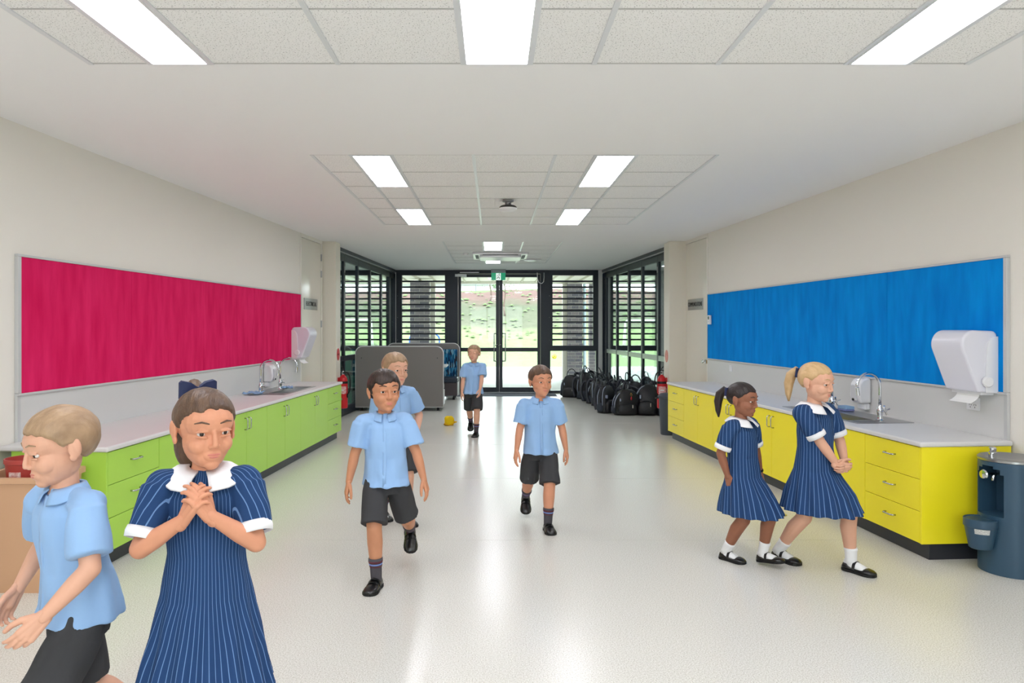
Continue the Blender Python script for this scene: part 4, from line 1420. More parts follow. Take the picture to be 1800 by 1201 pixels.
def bag_proto(v, m):
    rg = random.Random(v)
    t = thing('school_bag', 'x', 'bag')
    Hh = [0.44, 0.40, 0.46][v]
    W = [0.17, 0.19, 0.165][v]
    D = [0.115, 0.13, 0.11][v]
    rings = []
    prof = [(0.80, 0.0), (0.97, 0.02), (1.03, 0.10), (1.0, 0.3), (0.95, 0.55), (0.86, 0.75), (0.68, 0.90), (0.42, 0.975), (0.10, 1.0)]
    for k, (s, z) in enumerate(prof):
        pts = superell(W * s, D * s, 28, 0.62)
        ln = 0.05 * z * z * (1 if v != 1 else -1)
        rings.append([(x * (1 + 0.03 * math.sin(5 * y / D + k + v)) + 0.02 * math.sin(2.2 * z + v), y + ln + 0.010 * math.sin(9 * x + 2.3 * k + v), Hh * z + 0.008 * math.sin(12 * x + v)) for x, y in pts])
    for r_ in rings[0:1]:
        rings[0] = [(x, y, 0.0) for x, y, z in r_]
    MB().loft(rings).build('body', m, t, smooth=True)
    rings = []
    for (s, z) in [(0.7, 0.05), (0.98, 0.09), (1.0, 0.2), (0.94, 0.32), (0.7, 0.43), (0.3, 0.48)]:
        rings.append([(x, -D * 0.9 + y, Hh * z) for x, y in superell(W * 0.78 * s, 0.055 * s, 20, 0.6)])
    MB().loft(rings).build('front_pocket', m, t, smooth=True)
    for sx in (-1, 1):
        rings = []
        for (s, z) in [(0.6, 0.06), (1.0, 0.12), (0.9, 0.3), (0.3, 0.38)]:
            rings.append([(sx * W * 0.95 + x, y, Hh * z) for x, y in superell(0.035 * s, D * 0.62 * s, 16, 0.7)])
        MB().loft(rings).build('side_pocket', M_MESHP, t, smooth=True)
    # zip line arcs over the top of the body
    for q, (yy, mm) in enumerate(((-0.62, M_PIPE), (-0.1, M_BAG2), (0.45, M_PIPE))):
        pts = []
        for i in range(15):
            a = PI * i / 14
            z = 0.28 + 0.66 * math.sin(a) ** 0.8
            s = np.interp(z, [p[1] for p in prof], [p[0] for p in prof])
            pts.append((math.cos(a) * W * (0.99 if z < 0.9 else 0.9), D * yy * s + 0.05 * z * z * (1 if v != 1 else -1), Hh * z + 0.006))
        MB().tube(pts, 0.008, 6).build('zip_piping', mm, t, smooth=True)
    # shoulder straps at the back, one of them flopped over the side
    for sx in (-1, 1):
        pts = [(sx * 0.05, D * 0.7, Hh * 0.93), (sx * 0.08, D * 1.25, Hh * 0.98), (sx * 0.105, D * 1.65, Hh * 0.75), (sx * 0.12, D * 1.6, Hh * 0.40), (sx * 0.125, D * 1.2, Hh * 0.1)]
        if sx == (1 if v != 2 else -1):
            pts = [(sx * 0.05, D * 0.6, Hh * 0.94), (sx * 0.10, D * 0.6, Hh * 1.07), (sx * 0.20, D * 0.4, Hh * 0.95), (sx * 0.245, D * 0.2, Hh * 0.55), (sx * 0.20, D * 0.3, Hh * 0.12)]
        fine = []
        for i in range(len(pts) - 1):
            for q in range(4):
                a = q / 4
                p0 = Vector(pts[max(i - 1, 0)])
                p1 = Vector(pts[i])
                p2 = Vector(pts[i + 1])
                p3 = Vector(pts[min(i + 2, len(pts) - 1)])
                fine.append(0.5 * ((2 * p1) + (p2 - p0) * a + (2 * p0 - 5 * p1 + 4 * p2 - p3) * a * a + (3 * p1 - p0 - 3 * p2 + p3) * a ** 3))
        fine.append(Vector(pts[-1]))
        MB().tube(fine, 0.022, 8, flat=0.35).build('shoulder_strap', M_BAG2, t, smooth=True)
    pts = [(0.095 * math.cos(a), D * 0.35 + 0.03 * math.sin(a), Hh * 0.93 + 0.135 * math.sin(a)) for a in np.linspace(0, PI, 11)]
    MB().tube(pts, 0.009, 8).build('grab_handle', M_BAG2, t, smooth=True)
    MB().box(W * 0.3, W * 0.3 + 0.012, -D - 0.062, -D - 0.045, Hh * 0.30, Hh * 0.42).build('zip_pull', mat('pale_tape', (196, 190, 176), rough=0.6), t, bevel=0.003)
    MB().box(-W * 0.62, -W * 0.62 + 0.022, -D * 0.98 - 0.004, -D * 0.6, Hh * 0.55, Hh * 0.66).build('reflector', mat('reflective_tape', (150, 160, 182), rough=0.3), t, bevel=0.004)
    return t


BAGP = [bag_proto(0, M_BAG), bag_proto(1, M_BAG), bag_proto(2, M_BAG)]
bags = []
rg = random.Random(11)
# (x, y, variant, heading in degrees, tilt)
spots = [(1.62, 15.0, 1, -18), (2.02, 15.12, 0, 40), (2.22, 14.72, 2, 62), (1.84, 14.66, 0, 58), (2.24, 14.30, 1, 70), (1.88, 14.22, 2, 60),
         (2.30, 13.88, 0, 66), (1.94, 13.80, 1, 56), (2.33, 13.46, 2, 74), (1.97, 13.40, 0, 60), (2.37, 13.04, 1, 64), (2.00, 13.00, 2, 54), (2.41, 12.62, 0, 58),
         (2.04, 12.60, 1, 50), (1.93, 12.24, 0, 36), (2.46, 12.28, 2, 20), (2.20, 11.96, 1, 4), (2.54, 11.93, 0, -10)]
names = ['black school bag with a tall loop handle at the far end of the bag row by the doors']
for i, (x, y, v, a) in enumerate(spots):
    b_ = copy_tree(BAGP[v])
    b_.location = (x, y, 0)
    b_.rotation_euler = (R(rg.uniform(-5, 5)) * 0, 0, R(a))
    s = rg.uniform(0.96, 1.1)
    b_.scale = (s, s, s * rg.uniform(1.0, 1.12))
    b_['group'] = 'black school bags along the right glass partition'
    b_['label'] = 'black school bag slumped in the middle of the heap along the right glass partition'
    bags.append(b_)
where = ['', 'second from the doors, against the glass', 'third from the doors, against the glass', 'at the outer edge, next to the one by the doors', 'fourth from the doors against the glass', 'second along the outer edge from the doors', 'fifth from the doors against the glass', 'third along the outer edge from the doors',
         'in the middle of the heap against the glass', 'in the middle of the heap at the outer edge', 'sixth from the near end against the glass', 'fourth from the near end at the outer edge', 'against the glass behind the extinguisher side bags', 'third from the near end at the outer edge', '', 'against the glass behind the two front bags', '', '']
for k, w_ in enumerate(where):
    bags[k]['label'] = 'black school bag ' + w_
lab = {0: 'black school bag standing alone at the far end of the heap, nearest the doors', 14: 'black school bag with sheen-grey piping at the near left corner of the heap',
       16: 'large black school bag at the front of the heap with a red keyring', 17: 'black school bag at the front right of the heap beside the extinguisher'}
for k, v in lab.items():
    bags[k]['label'] = v
bags[16].scale = (1.12, 1.05, 1.06)
kr = MB().tube([(0.03, -0.205, 0.36), (0.045, -0.212, 0.33), (0.035, -0.214, 0.30), (0.02, -0.212, 0.33), (0.03, -0.205, 0.36)], 0.004, 6)
kr.build('key_ring', mat('brass', (190, 150, 80)), bags[16], smooth=True)
MB().ball((0.034, -0.214, 0.275), (0.012, 0.008, 0.03), 10, 8).build('red_tag', mat('red_tag', (190, 40, 50), rough=0.4), bags[16], smooth=True)
room_bags = [(2.95, 13.6, 0, 100, M_GREYN, 'grey school bag seen through the glass in the right side room, left one'), (3.05, 12.9, 1, 80, M_GREYN, 'grey school bag seen through the glass in the right side room, middle one'),
             (3.05, 12.1, 2, 60, M_PURP, 'purple school bag seen through the glass in the right side room')]
for x, y, v, a, mm, lb_ in room_bags:
    b_ = bag_proto(v, mm)
    b_.location = (x, y, 0.0)
    b_.rotation_euler = (0, 0, R(a))
    b_.scale = (1, 1, 1.15)
    tag(b_, lb_, 'bag')
for p in BAGP:
    for ch in list(p.children):
        bpy.data.objects.remove(ch)
    bpy.data.objects.remove(p)

# ------------------------------------------------------------------ outdoors
M_PATH = mat('pale_concrete', (172, 172, 168), rough=0.85, noise_amt=0.06, noise_scale=0.8, bump=0.2, bump_scale=40)
M_LAWN = mat('lawn_grass', (116, 146, 66), rough=0.95, rgb2=(150, 172, 92), noise_scale=0.7, bump=0.6, bump_scale=30)
tag(MB().box(-40, 40, YB + 0.06, 27.0, -0.2, -0.03).box(-40, 40, -60, YS - 0.1, -0.2, -0.03).build('paved_ground', M_PATH), kind='structure')
bmg = bmesh.new()
nx, ny = 60, 46
gv = []
ys = list(np.linspace(27, 40, 12)) + list(np.linspace(40.5, 64, 26)) + [70, 80, 95, 120, 160, 200, 240, 260]


def bank(x, y):
    t0 = 39 - 0.10 * abs(min(x, 0)) * 3
    t = min(1, max(0, (y - t0) / (60 - t0)))
    z = 4.6 * (t * t * (3 - 2 * t)) * (1 + 0.03 * math.sin(x * 0.3))
    return z


for y in ys:
    gv.append([bmg.verts.new((x, y, -0.05 + bank(x, y) + 0.05 * noise.noise(Vector((x * 0.6, y * 0.6, 0))))) for x in np.linspace(-60, 60, nx)])
for i in range(len(ys) - 1):
    for j in range(nx - 1):
        bmg.faces.new((gv[i][j], gv[i][j + 1], gv[i + 1][j + 1], gv[i + 1][j]))
meg = bpy.data.meshes.new('grass_bank')
bmg.to_mesh(meg)
bmg.free()
# the bank changes from lawn to bare mulch with planting higher up
mb_ = mat('bank_ground', (150, 165, 125), rough=1.0)
nt = mb_.node_tree
bs = nt.nodes['Principled BSDF']
tc = nt.nodes.new('ShaderNodeTexCoord')
sx_ = nt.nodes.new('ShaderNodeSeparateXYZ')
nt.links.new(tc.outputs['Object'], sx_.inputs[0])
n1 = nt.nodes.new('ShaderNodeTexNoise')
n1.inputs['Scale'].default_value = 0.35
n1.inputs['Detail'].default_value = 6
nt.links.new(tc.outputs['Object'], n1.inputs['Vector'])
ad = nt.nodes.new('ShaderNodeMath')
ad.operation = 'MULTIPLY_ADD'
ad.inputs[1].default_value = 1.6
nt.links.new(n1.outputs['Fac'], ad.inputs[0])
nt.links.new(sx_.outputs['Z'], ad.inputs[2])
rp = nt.nodes.new('ShaderNodeValToRGB')
dv_ = nt.nodes.new('ShaderNodeMath')
dv_.operation = 'DIVIDE'
dv_.inputs[1].default_value = 6.2
nt.links.new(ad.outputs[0], dv_.inputs[0])
nt.links.new(dv_.outputs[0], rp.inputs['Fac'])
e = rp.color_ramp.elements
e[0].position = 0.0
e[0].color = lin((104, 124, 74))
e[1].position = 1.0
e[1].color = lin((100, 122, 70))
for pos, c in ((0.30, (122, 136, 92)), (0.40, (98, 98, 80)), (0.60, (88, 92, 72)), (0.72, (108, 82, 76)), (0.84, (104, 74, 70)), (0.87, (94, 116, 66))):
    k = e.new(pos)
    k.color = lin(c)
n3 = nt.nodes.new('ShaderNodeTexNoise')
n3.inputs['Scale'].default_value = 2.2
n3.inputs['Detail'].default_value = 5
nt.links.new(tc.outputs['Object'], n3.inputs['Vector'])
mx_ = nt.nodes.new('ShaderNodeMix')
mx_.data_type = 'RGBA'
mx_.blend_type = 'MULTIPLY'
mx_.inputs['Factor'].default_value = 0.5
nt.links.new(rp.outputs['Color'], mx_.inputs['A'])
rp2 = nt.nodes.new('ShaderNodeValToRGB')
rp2.color_ramp.elements[0].position = 0.3
rp2.color_ramp.elements[0].color = (0.55, 0.6, 0.5, 1)
rp2.color_ramp.elements[1].position = 0.65
rp2.color_ramp.elements[1].color = (1, 1, 1, 1)
nt.links.new(n3.outputs['Fac'], rp2.inputs['Fac'])
nt.links.new(rp2.outputs['Color'], mx_.inputs['B'])
nt.links.new(mx_.outputs['Result'], bs.inputs['Base Color'])
go = link('grass_bank', meg, mb_, smooth=True)
tag(go, kind='structure')

# groundcover tufts on the bank
rs = np.random.RandomState(5)
tf = MB()
for k in range(900):
    x = rs.uniform(-26, 26)
    y = rs.uniform(44, 57)
    z = bank(x, y)
    r = rs.uniform(0.07, 0.22)
    hh_ = r * rs.uniform(0.5, 0.9)
    tf.add([(x - r, y, z), (x, y - r, z), (x + r * 0.9, y, z), (x, y + r, z), (x + 0.2 * r, y, z + hh_)], [(0, 1, 4), (1, 2, 4), (2, 3, 4), (3, 0, 4)])
tag(tf.build('groundcover', mat('tuft_green', (104, 126, 80), rough=0.9)), 'low green groundcover plants scattered over the bank', 'plants', kind='stuff')

# veranda roof with ribs, brick posts
vr = thing('veranda_roof', 'cream ribbed veranda roof outside the glass doors', 'roof', (0, YB + 0.06, 2.70))
MB().box(-8, 8, 0.0, 4.3, 0.06, 0.12).build('roof_sheet', mat('cream_sheet', (226, 224, 206), rough=0.6), vr)
for k in range(41):
    x = -8 + 0.4 * k
    MB().box(x - 0.022, x + 0.022, 0.0, 4.3, 0.03, 0.06).build('rib', mat('roof_rib', (176, 172, 150), rough=0.6), vr)
MB().box(-8, 8, 4.3, 4.36, -0.02, 0.16).build('fascia', mat('fascia_cream', (214, 212, 196), rough=0.6), vr)

M_BRICK = [mat('brick_a', (106, 101, 106), rough=0.9, bump=0.4, bump_scale=80), mat('brick_b', (94, 91, 99), rough=0.9, bump=0.4, bump_scale=80), mat('brick_c', (120, 113, 115), rough=0.9, bump=0.4, bump_scale=80)]
M_MORT = mat('mortar', (168, 164, 156), rough=1)


def brick_post(label, x0, x1, y0, y1, cat='post'):
    t = thing('brick_post', label, cat, ((x0 + x1) / 2, (y0 + y1) / 2, -0.03))
    w, d = (x1 - x0) / 2, (y1 - y0) / 2
    MB().box(-w + 0.006, w - 0.006, -d + 0.006, d - 0.006, 0, 2.72).build('mortar_core', M_MORT, t)
    n = max(2, round((x1 - x0) / 0.24))
    bwid = (x1 - x0) / n
    meshes = {}
    rg2 = random.Random(int(x0 * 100))
    for r_ in range(31):
        z = 0.005 + r_ * 0.087
        off = (r_ % 2) * bwid / 2
        k = -1
        while True:
            k += 1
            a = -w + k * bwid - off
            if a >= w - 0.005:
                break
            b2 = min(a + bwid - 0.010, w)
            a2 = max(a, -w)
            if b2 - a2 < 0.03:
                continue
            mi = rg2.randrange(3)
            key = (round(b2 - a2, 3), mi)
            if key not in meshes:
                me = MB().box(0, key[0], -d, d, 0, 0.076).mesh('brick')
                me.materials.append(M_BRICK[mi])
                meshes[key] = me
            piece('brick', meshes[key], t, (a2, 0, z))
    return t


brick_post('grey brick veranda post seen through the right louvred window', 2.09, 2.50, 20.1, 20.45)
brick_post('grey brick veranda post seen through the left louvred window', -2.23, -1.72, 19.3, 19.7)
brick_post('pale grey brick wall end beside the downpipe on the right', 2.72, 3.25, 20.3, 20.6, 'wall')
for (x, y, lb_) in ((2.02, 20.35, 'beige steel post left of the right brick post'), (-1.63, 19.5, 'beige steel post right of the left brick post')):
    pt = thing('veranda_post', lb_, 'post', (x, y, -0.03))
    MB().box(-0.065, 0.065, -0.065, 0.065, 0.012, 2.72).build('shaft', mat('beige_steel', (206, 200, 190), rough=0.5), pt, bevel=0.006)
    MB().box(-0.1, 0.1, -0.1, 0.1, 0, 0.012).build('base_plate', mat('beige_steel', (206, 200, 190)), pt)
dp = thing('downpipe', 'pale blue downpipe beside the right brick post', 'downpipe', (2.56, 20.2, -0.03))
MB().cyl((0, 0), 0.045, 0, 2.7, 18).build('pipe', mat('pale_blue_steel', (176, 196, 206), rough=0.4), dp, smooth='auto')
MB().lathe([(0.052, 1.2), (0.052, 1.26)], n=18).lathe([(0.052, 2.2), (0.052, 2.26)], n=18).build('clip', mat('beige_steel', (206, 200, 190)), dp)

# bicycle hoops, ball, fence, far building, young trees
for k, x in enumerate((-2.46, -2.12, -1.78)):
    hp = thing('bike_hoop', ['blue steel bike hoop left of the left brick post', 'blue steel bike hoop behind the left brick post', 'blue steel bike hoop right of the left brick post'][k], 'bike rack', (x, 22.2, -0.03), 0, 'blue bike hoops')
    MB().tube([(-0.12, 0, 0), (-0.12, 0, 1.1)] + [(-0.12 * math.cos(a), 0, 1.1 + 0.16 * math.sin(a)) for a in np.linspace(0.3, PI - 0.3, 8)] + [(0.12, 0, 1.1), (0.12, 0, 0)], 0.024, 8).build('hoop', mat('hoop_blue', (50, 96, 170), rough=0.35), hp, smooth=True)
    MB().box(-0.2, 0.2, -0.05, 0.05, 0, 0.012).build('foot_plate', mat('hoop_blue', (50, 96, 170)), hp)
bl_ = thing('ball', 'yellow and black ball lying on the lawn outside', 'ball', (2.92, 34.4, 0.07))
MB().ball((0, 0, 0), 0.12, 20, 14).build('skin', mat('ball_yellow', (232, 200, 60), rough=0.5), bl_, smooth=True)
for a, b2 in ((0, 20), (60, -25), (130, 15), (-90, 10), (-50, 40), (-130, -20), (-100, 60)):
    d = Vector((math.cos(R(a)) * math.cos(R(b2)), math.sin(R(a)) * math.cos(R(b2)), math.sin(R(b2))))
    MB().ball(d * 0.10, 0.032, 10, 6).build('black_patch', M_BLACK, bl_, smooth=True)
fn = thing('boundary_fence', 'thin wire fence with grey posts along the top of the bank', 'fence', (0, 58, 0))
M_FEN = mat('galvanised', (120, 128, 130), rough=0.5, metal=0.4)
for k in range(-6, 8):
    x = -1.4 + 4.05 * k
    MB().cyl((x, 0), 0.04, bank(x, 58) - 0.2, bank(x, 58) + 1.15, 10).build('post', M_FEN, fn, smooth='auto')
for dz in (0.1, 0.4, 0.75, 1.12):
    MB().tube([(-1.4 + 4.05 * k, 0, bank(-1.4 + 4.05 * k, 58) + dz) for k in range(-6, 8)], 0.014 if dz > 1 else 0.006, 5).build('rail', M_FEN, fn)
fb = thing('distant_building', 'low white building beyond the fence', 'building', (-5.0, 105, 4.3))
MB().box(-14, 5, 0, 10, 0, 3.4).build('walls', mat('far_white', (232, 234, 238), rough=0.7), fb)
MB().box(-15, 5.8, -1, 11, 3.4, 3.75).build('roof', mat('far_roof', (198, 204, 212), rough=0.5), fb)
for x in (-10, -5.5, 0.2, 3.4):
    w_ = MB().box(x, x + 1.9, -0.06, 0.02, 1.1, 2.3).build('window', mat('far_window', (90, 120, 150), rough=0.2), fb)
    MB().box(x + 0.9, x + 1.0, -0.09, -0.05, 1.1, 2.3).build('mullion', mat('far_white', (232, 234, 238)), w_)


def young_tree(label, x, y, hgt, seed, spread, nl, base=None):
    rg3 = np.random.RandomState(seed)
    z0 = bank(x, y) if base is None else base
    t = thing('young_tree', label, 'tree', (x, y, z0 - 0.05))
    tr = MB()
    pts = [(0.06 * math.sin(k * 1.3 + seed), 0.0, hgt * k / 6) for k in range(7)]
    tr.tube(pts, [0.07 - 0.008 * k for k in range(7)], 7)
    tips = []
    for k in range(9):
        a = rg3.uniform(0, 2 * PI)
        h0 = rg3.uniform(0.5, 0.95) * hgt
        L_ = rg3.uniform(0.5, 1.0) * spread
        p1 = (L_ * math.cos(a), L_ * math.sin(a), h0 + rg3.uniform(0.1, 0.5) * spread)
        tr.tube([(0, 0, h0), p1], [0.028, 0.01], 5)
        tips.append(p1)
    tr.build('trunk', mat('bark', (112, 92, 84), rough=0.9), t, smooth=True)
    lf = MB()
    for k in range(nl):
        p = Vector(tips[rg3.randint(len(tips))]) + Vector(rg3.normal(0, 0.28 * spread, 3))
        a = Vector(rg3.normal(0, 1, 3)).normalized()
        b2 = a.orthogonal().normalized()
        s = rg3.uniform(0.05, 0.09)
        lf.add([p - a * s, p + b2 * s * 0.45, p + a * s, p - b2 * s * 0.45], [(0, 1, 2, 3)])
    tag(lf.build('foliage', mat('leaf_green', (92, 124, 72), rough=0.8), t), kind='stuff')


young_tree('young thin-trunked tree on the bank, right of the door mullion', 0.78, 49.5, 2.6, 3, 1.0, 700)
young_tree('young sparse tree on the bank, left of the door mullion', -0.2, 53, 2.2, 6, 0.8, 420)
for k, (x, y, h_, lb_) in enumerate(((-14.5, 50, 4.0, 'leafy tree on the bank seen through the left side room'), (-9.5, 56, 3.4, 'leafy tree near the fence seen through the left louvres'), (14.5, 57, 3.0, 'leafy tree near the fence seen through the right side room'))):
    young_tree(lb_, x, y, h_, 20 + k, 1.8, 1200)
for k, (x, y, lb_) in enumerate(((-6.6, 33, 'white goal frame on the lawn seen through the left side room'), (7.6, 36, 'white goal frame on the lawn seen through the right side room'))):
    g_ = thing('goal_frame', lb_, 'goal', (x, y, -0.05), 0, 'white goal frames')
    MB().tube([(-1.0, 0, 0), (-1.0, 0, 1.75), (-0.9, 0, 1.85), (0.9, 0, 1.85), (1.0, 0, 1.75), (1.0, 0, 0)], 0.05, 8).build('front_frame', M_WHITE, g_, smooth=True)
    for s in (-1, 1):
        MB().tube([(s, 0, 1.8), (s, 0.9, 0.0), (s, 0.0, 0.03)], 0.035, 8).build('side_stay', M_WHITE, g_, smooth=True)

# ------------------------------------------------------------------ children
def voxel(mb, size, smooth=4, wr_=0.0, wscale=14.0, seed=0, factor=0.5):
    """one continuous skin around overlapping volumes"""
    me = mb.mesh('tmp')
    bm = bmesh.new()
    bm.from_mesh(me)
    bmesh.ops.recalc_face_normals(bm, faces=bm.faces)
    bm.to_mesh(me)
    bm.free()
    o = bpy.data.objects.new('tmp', me)
    COL.objects.link(o)
    r = o.modifiers.new('r', 'REMESH')
    r.mode = 'VOXEL'
    r.voxel_size = size
    if smooth:
        s = o.modifiers.new('s', 'SMOOTH')
        s.iterations = smooth
        s.factor = factor
    dg = bpy.context.evaluated_depsgraph_get()
    out = bpy.data.meshes.new_from_object(o.evaluated_get(dg))
    bpy.data.objects.remove(o)
    bpy.data.meshes.remove(me)
    if wr_:
        n = len(out.vertices)
        co = np.empty(n * 3)
        no = np.empty(n * 3)
        out.vertices.foreach_get('co', co)
        out.vertices.foreach_get('normal', no)
        co = co.reshape(-1, 3)
        no = no.reshape(-1, 3)
        d = np.array([noise.noise(Vector((c[0] * wscale + seed, c[1] * wscale, c[2] * wscale * 0.45 + 0.25 * math.sin(c[0] * 20)))) for c in co])
        co = co + no * (d * wr_)[:, None]
        out.vertices.foreach_set('co', co.reshape(-1))
        out.update()
    return out


def join_meshes(name, mes):
    v, f = [], []
    for me in mes:
        o = len(v)
        v += [tuple(x.co) for x in me.vertices]
        f += [tuple(i + o for i in p.vertices) for p in me.polygons]
    out = bpy.data.meshes.new(name)
    out.from_pydata(v, [], f)
    out.update()
    return out


def ik(a, b_, l1, l2, pole):
    a, b_ = Vector(a), Vector(b_)
    d = b_ - a
    L = d.length
    if L > (l1 + l2) * 0.999:
        b_ = a + d * ((l1 + l2) * 0.999 / L)
        d = b_ - a
        L = d.length
    u = d / L
    x = (l1 * l1 - l2 * l2 + L * L) / (2 * L)
    h_ = math.sqrt(max(0, l1 * l1 - x * x))
    p = Vector(pole)
    p = p - u * p.dot(u)
    p = p.normalized() if p.length > 1e-6 else u.orthogonal().normalized()
    return a + u * x + p * h_, b_


def basis(d, n):
    d = Vector(d).normalized()
    n = Vector(n)
    n = (n - d * n.dot(d)).normalized()
    return d, n, d.cross(n)


def hand_mesh(mb, w, d, n, s, thumb, curl=25.0, spread=4.0):
    """five fingers; d along the hand, n out of the palm, thumb = +1/-1 side of d x n"""
    d, n, t = basis(d, n)
    t = t * thumb
    w = Vector(w)

    def pt(a, b_, c):
        return w + d * (a * s) + t * (b_ * s) + n * (c * s)
    kn = []
    for k in range(4):
        off = 0.0185 - 0.0123 * k
        kl = [0.058, 0.062, 0.060, 0.054][k]
        mb.cone(pt(-0.004, off * 0.55, 0), pt(kl, off, 0), 0.0115 * s, 0.0092 * s, 10)
        kn.append((kl, off))
    mb.cone(pt(0.01, 0.004, 0.002), pt(0.045, 0.0, 0.002), 0.013 * s, 0.014 * s, 10)
    ln = [0.046, 0.053, 0.049, 0.038]
    for k in range(4):
        a0, off = kn[k]
        ang = R(curl * (0.6 + 0.12 * k))
        sp_ = R(spread * (1.5 - k))
        p = pt(a0, off, 0)
        acc = 0.0
        for q, fr__ in enumerate((0.45, 0.31, 0.24)):
            acc += ang * (0.7 if q == 0 else 1.0)
            dirv = (d * math.cos(acc) + n * math.sin(acc)) * math.cos(sp_) + t * math.sin(sp_)
            q1 = p + dirv * (ln[k] * fr__ * s)
            r0 = (0.0074 - 0.0009 * q) * s * (0.9 if k == 3 else 1)
            mb.cone(p, q1, r0, r0 - 0.0007 * s, 8)
            p = q1
    p0 = pt(0.012, 0.016, 0.004)
    p1 = pt(0.034, 0.034, 0.012)
    p2 = pt(0.056, 0.041, 0.018)
    p3 = pt(0.074, 0.041, 0.022)
    mb.cone(p0, p1, 0.012 * s, 0.0095 * s, 10)
    mb.cone(p1, p2, 0.0092 * s, 0.0080 * s, 10)
    mb.cone(p2, p3, 0.0080 * s, 0.0066 * s, 10)


def ell_ring(c, rx, ry, n=28, yaw=0.0, tilt=None, p=1.0, pleat=0.0, npl=0, ph=0.0):
    out = []
    cy_, sy_ = math.cos(yaw), math.sin(yaw)
    for i in range(n):
        a = 2 * PI * i / n
        k = 1 + pleat * math.cos(npl * a + ph)
        ca, sa = math.cos(a), math.sin(a)
        x = rx * k * math.copysign(abs(ca) ** p, ca)
        y = ry * k * math.copysign(abs(sa) ** p, sa)
        q = Vector((x * cy_ - y * sy_, x * sy_ + y * cy_, 0))
        if tilt is not None:
            q = tilt @ q
        out.append((c[0] + q.x, c[1] + q.y, c[2] + q.z))
    return out


M_SHIRT = mat('sky_blue_cotton', (150, 186, 228), rough=0.85, spec=0.2, bump=0.12, bump_scale=30, sheen=0.1)
M_SHORT = mat('charcoal_twill', (66, 66, 68), rough=0.9, spec=0.2, bump=0.15, bump_scale=40)
M_DRESS = stripe_mat('navy_stripe_cotton', (38, 66, 108), (104, 138, 184), 64, 0.12)
M_COLLAR = mat('white_cotton', (240, 240, 242), rough=0.85, bump=0.08, bump_scale=40)
M_SHOE = mat('black_leather', (16, 16, 17), rough=0.28, coat=0.3)
M_SOLE = mat('black_sole', (12, 12, 12), rough=0.7)
M_SOCKG = mat('grey_sock', (78, 74, 80), rough=0.95)
M_SOCKW = mat('white_sock', (240, 240, 240), rough=0.95)
M_BAND1 = mat('maroon_band', (98, 42, 52), rough=0.95)
M_BAND2 = mat('blue_band', (128, 150, 220), rough=0.95)
M_EYEW = mat('eye_white', (236, 232, 228), rough=0.2)
M_IRIS = mat('eye_iris', (44, 28, 20), rough=0.15)


def shoe_mesh(s, girl):
    """shoe with the ankle above the origin, toe towards -y, sole on z = 0"""
    up, so = MB(), MB()
    L0, L1 = 0.045 * s, -0.135 * s
    n = 16
    rings, srings = [], []
    secs = [(0.0, 0.020, 0.030), (0.06, 0.029, 0.052), (0.18, 0.033, 0.060), (0.32, 0.031, 0.058), (0.46, 0.033, 0.050), (0.6, 0.037, 0.042), (0.74, 0.040, 0.036), (0.87, 0.036, 0.031), (0.96, 0.024, 0.024), (1.0, 0.010, 0.016)]
    for t_, w, hgt in secs:
        y = L0 + (L1 - L0) * t_
        if girl:
            hgt = {0.18: 0.050, 0.32: 0.034, 0.46: 0.028, 0.6: 0.027}.get(t_, hgt)
        cx_ = 0.0
        ring = []
        for i in range(n):
            a = 2 * PI * i / n
            ca, sa = math.cos(a), math.sin(a)
            x = w * s * math.copysign(abs(ca) ** 0.75, ca)
            zc = 0.012 * s
            z = zc + (hgt * s - zc) * (abs(sa) ** 0.8) if sa > 0 else zc - 0.0 * s
            ring.append((x, y, z))
        rings.append(ring)
        ws = w * 1.07
        srings.append([(ws * s, y, 0.014 * s), (ws * s, y, 0.0), (-ws * s, y, 0.0), (-ws * s, y, 0.014 * s)])
    up.loft(rings)
    so.loft(srings)
    return up, so


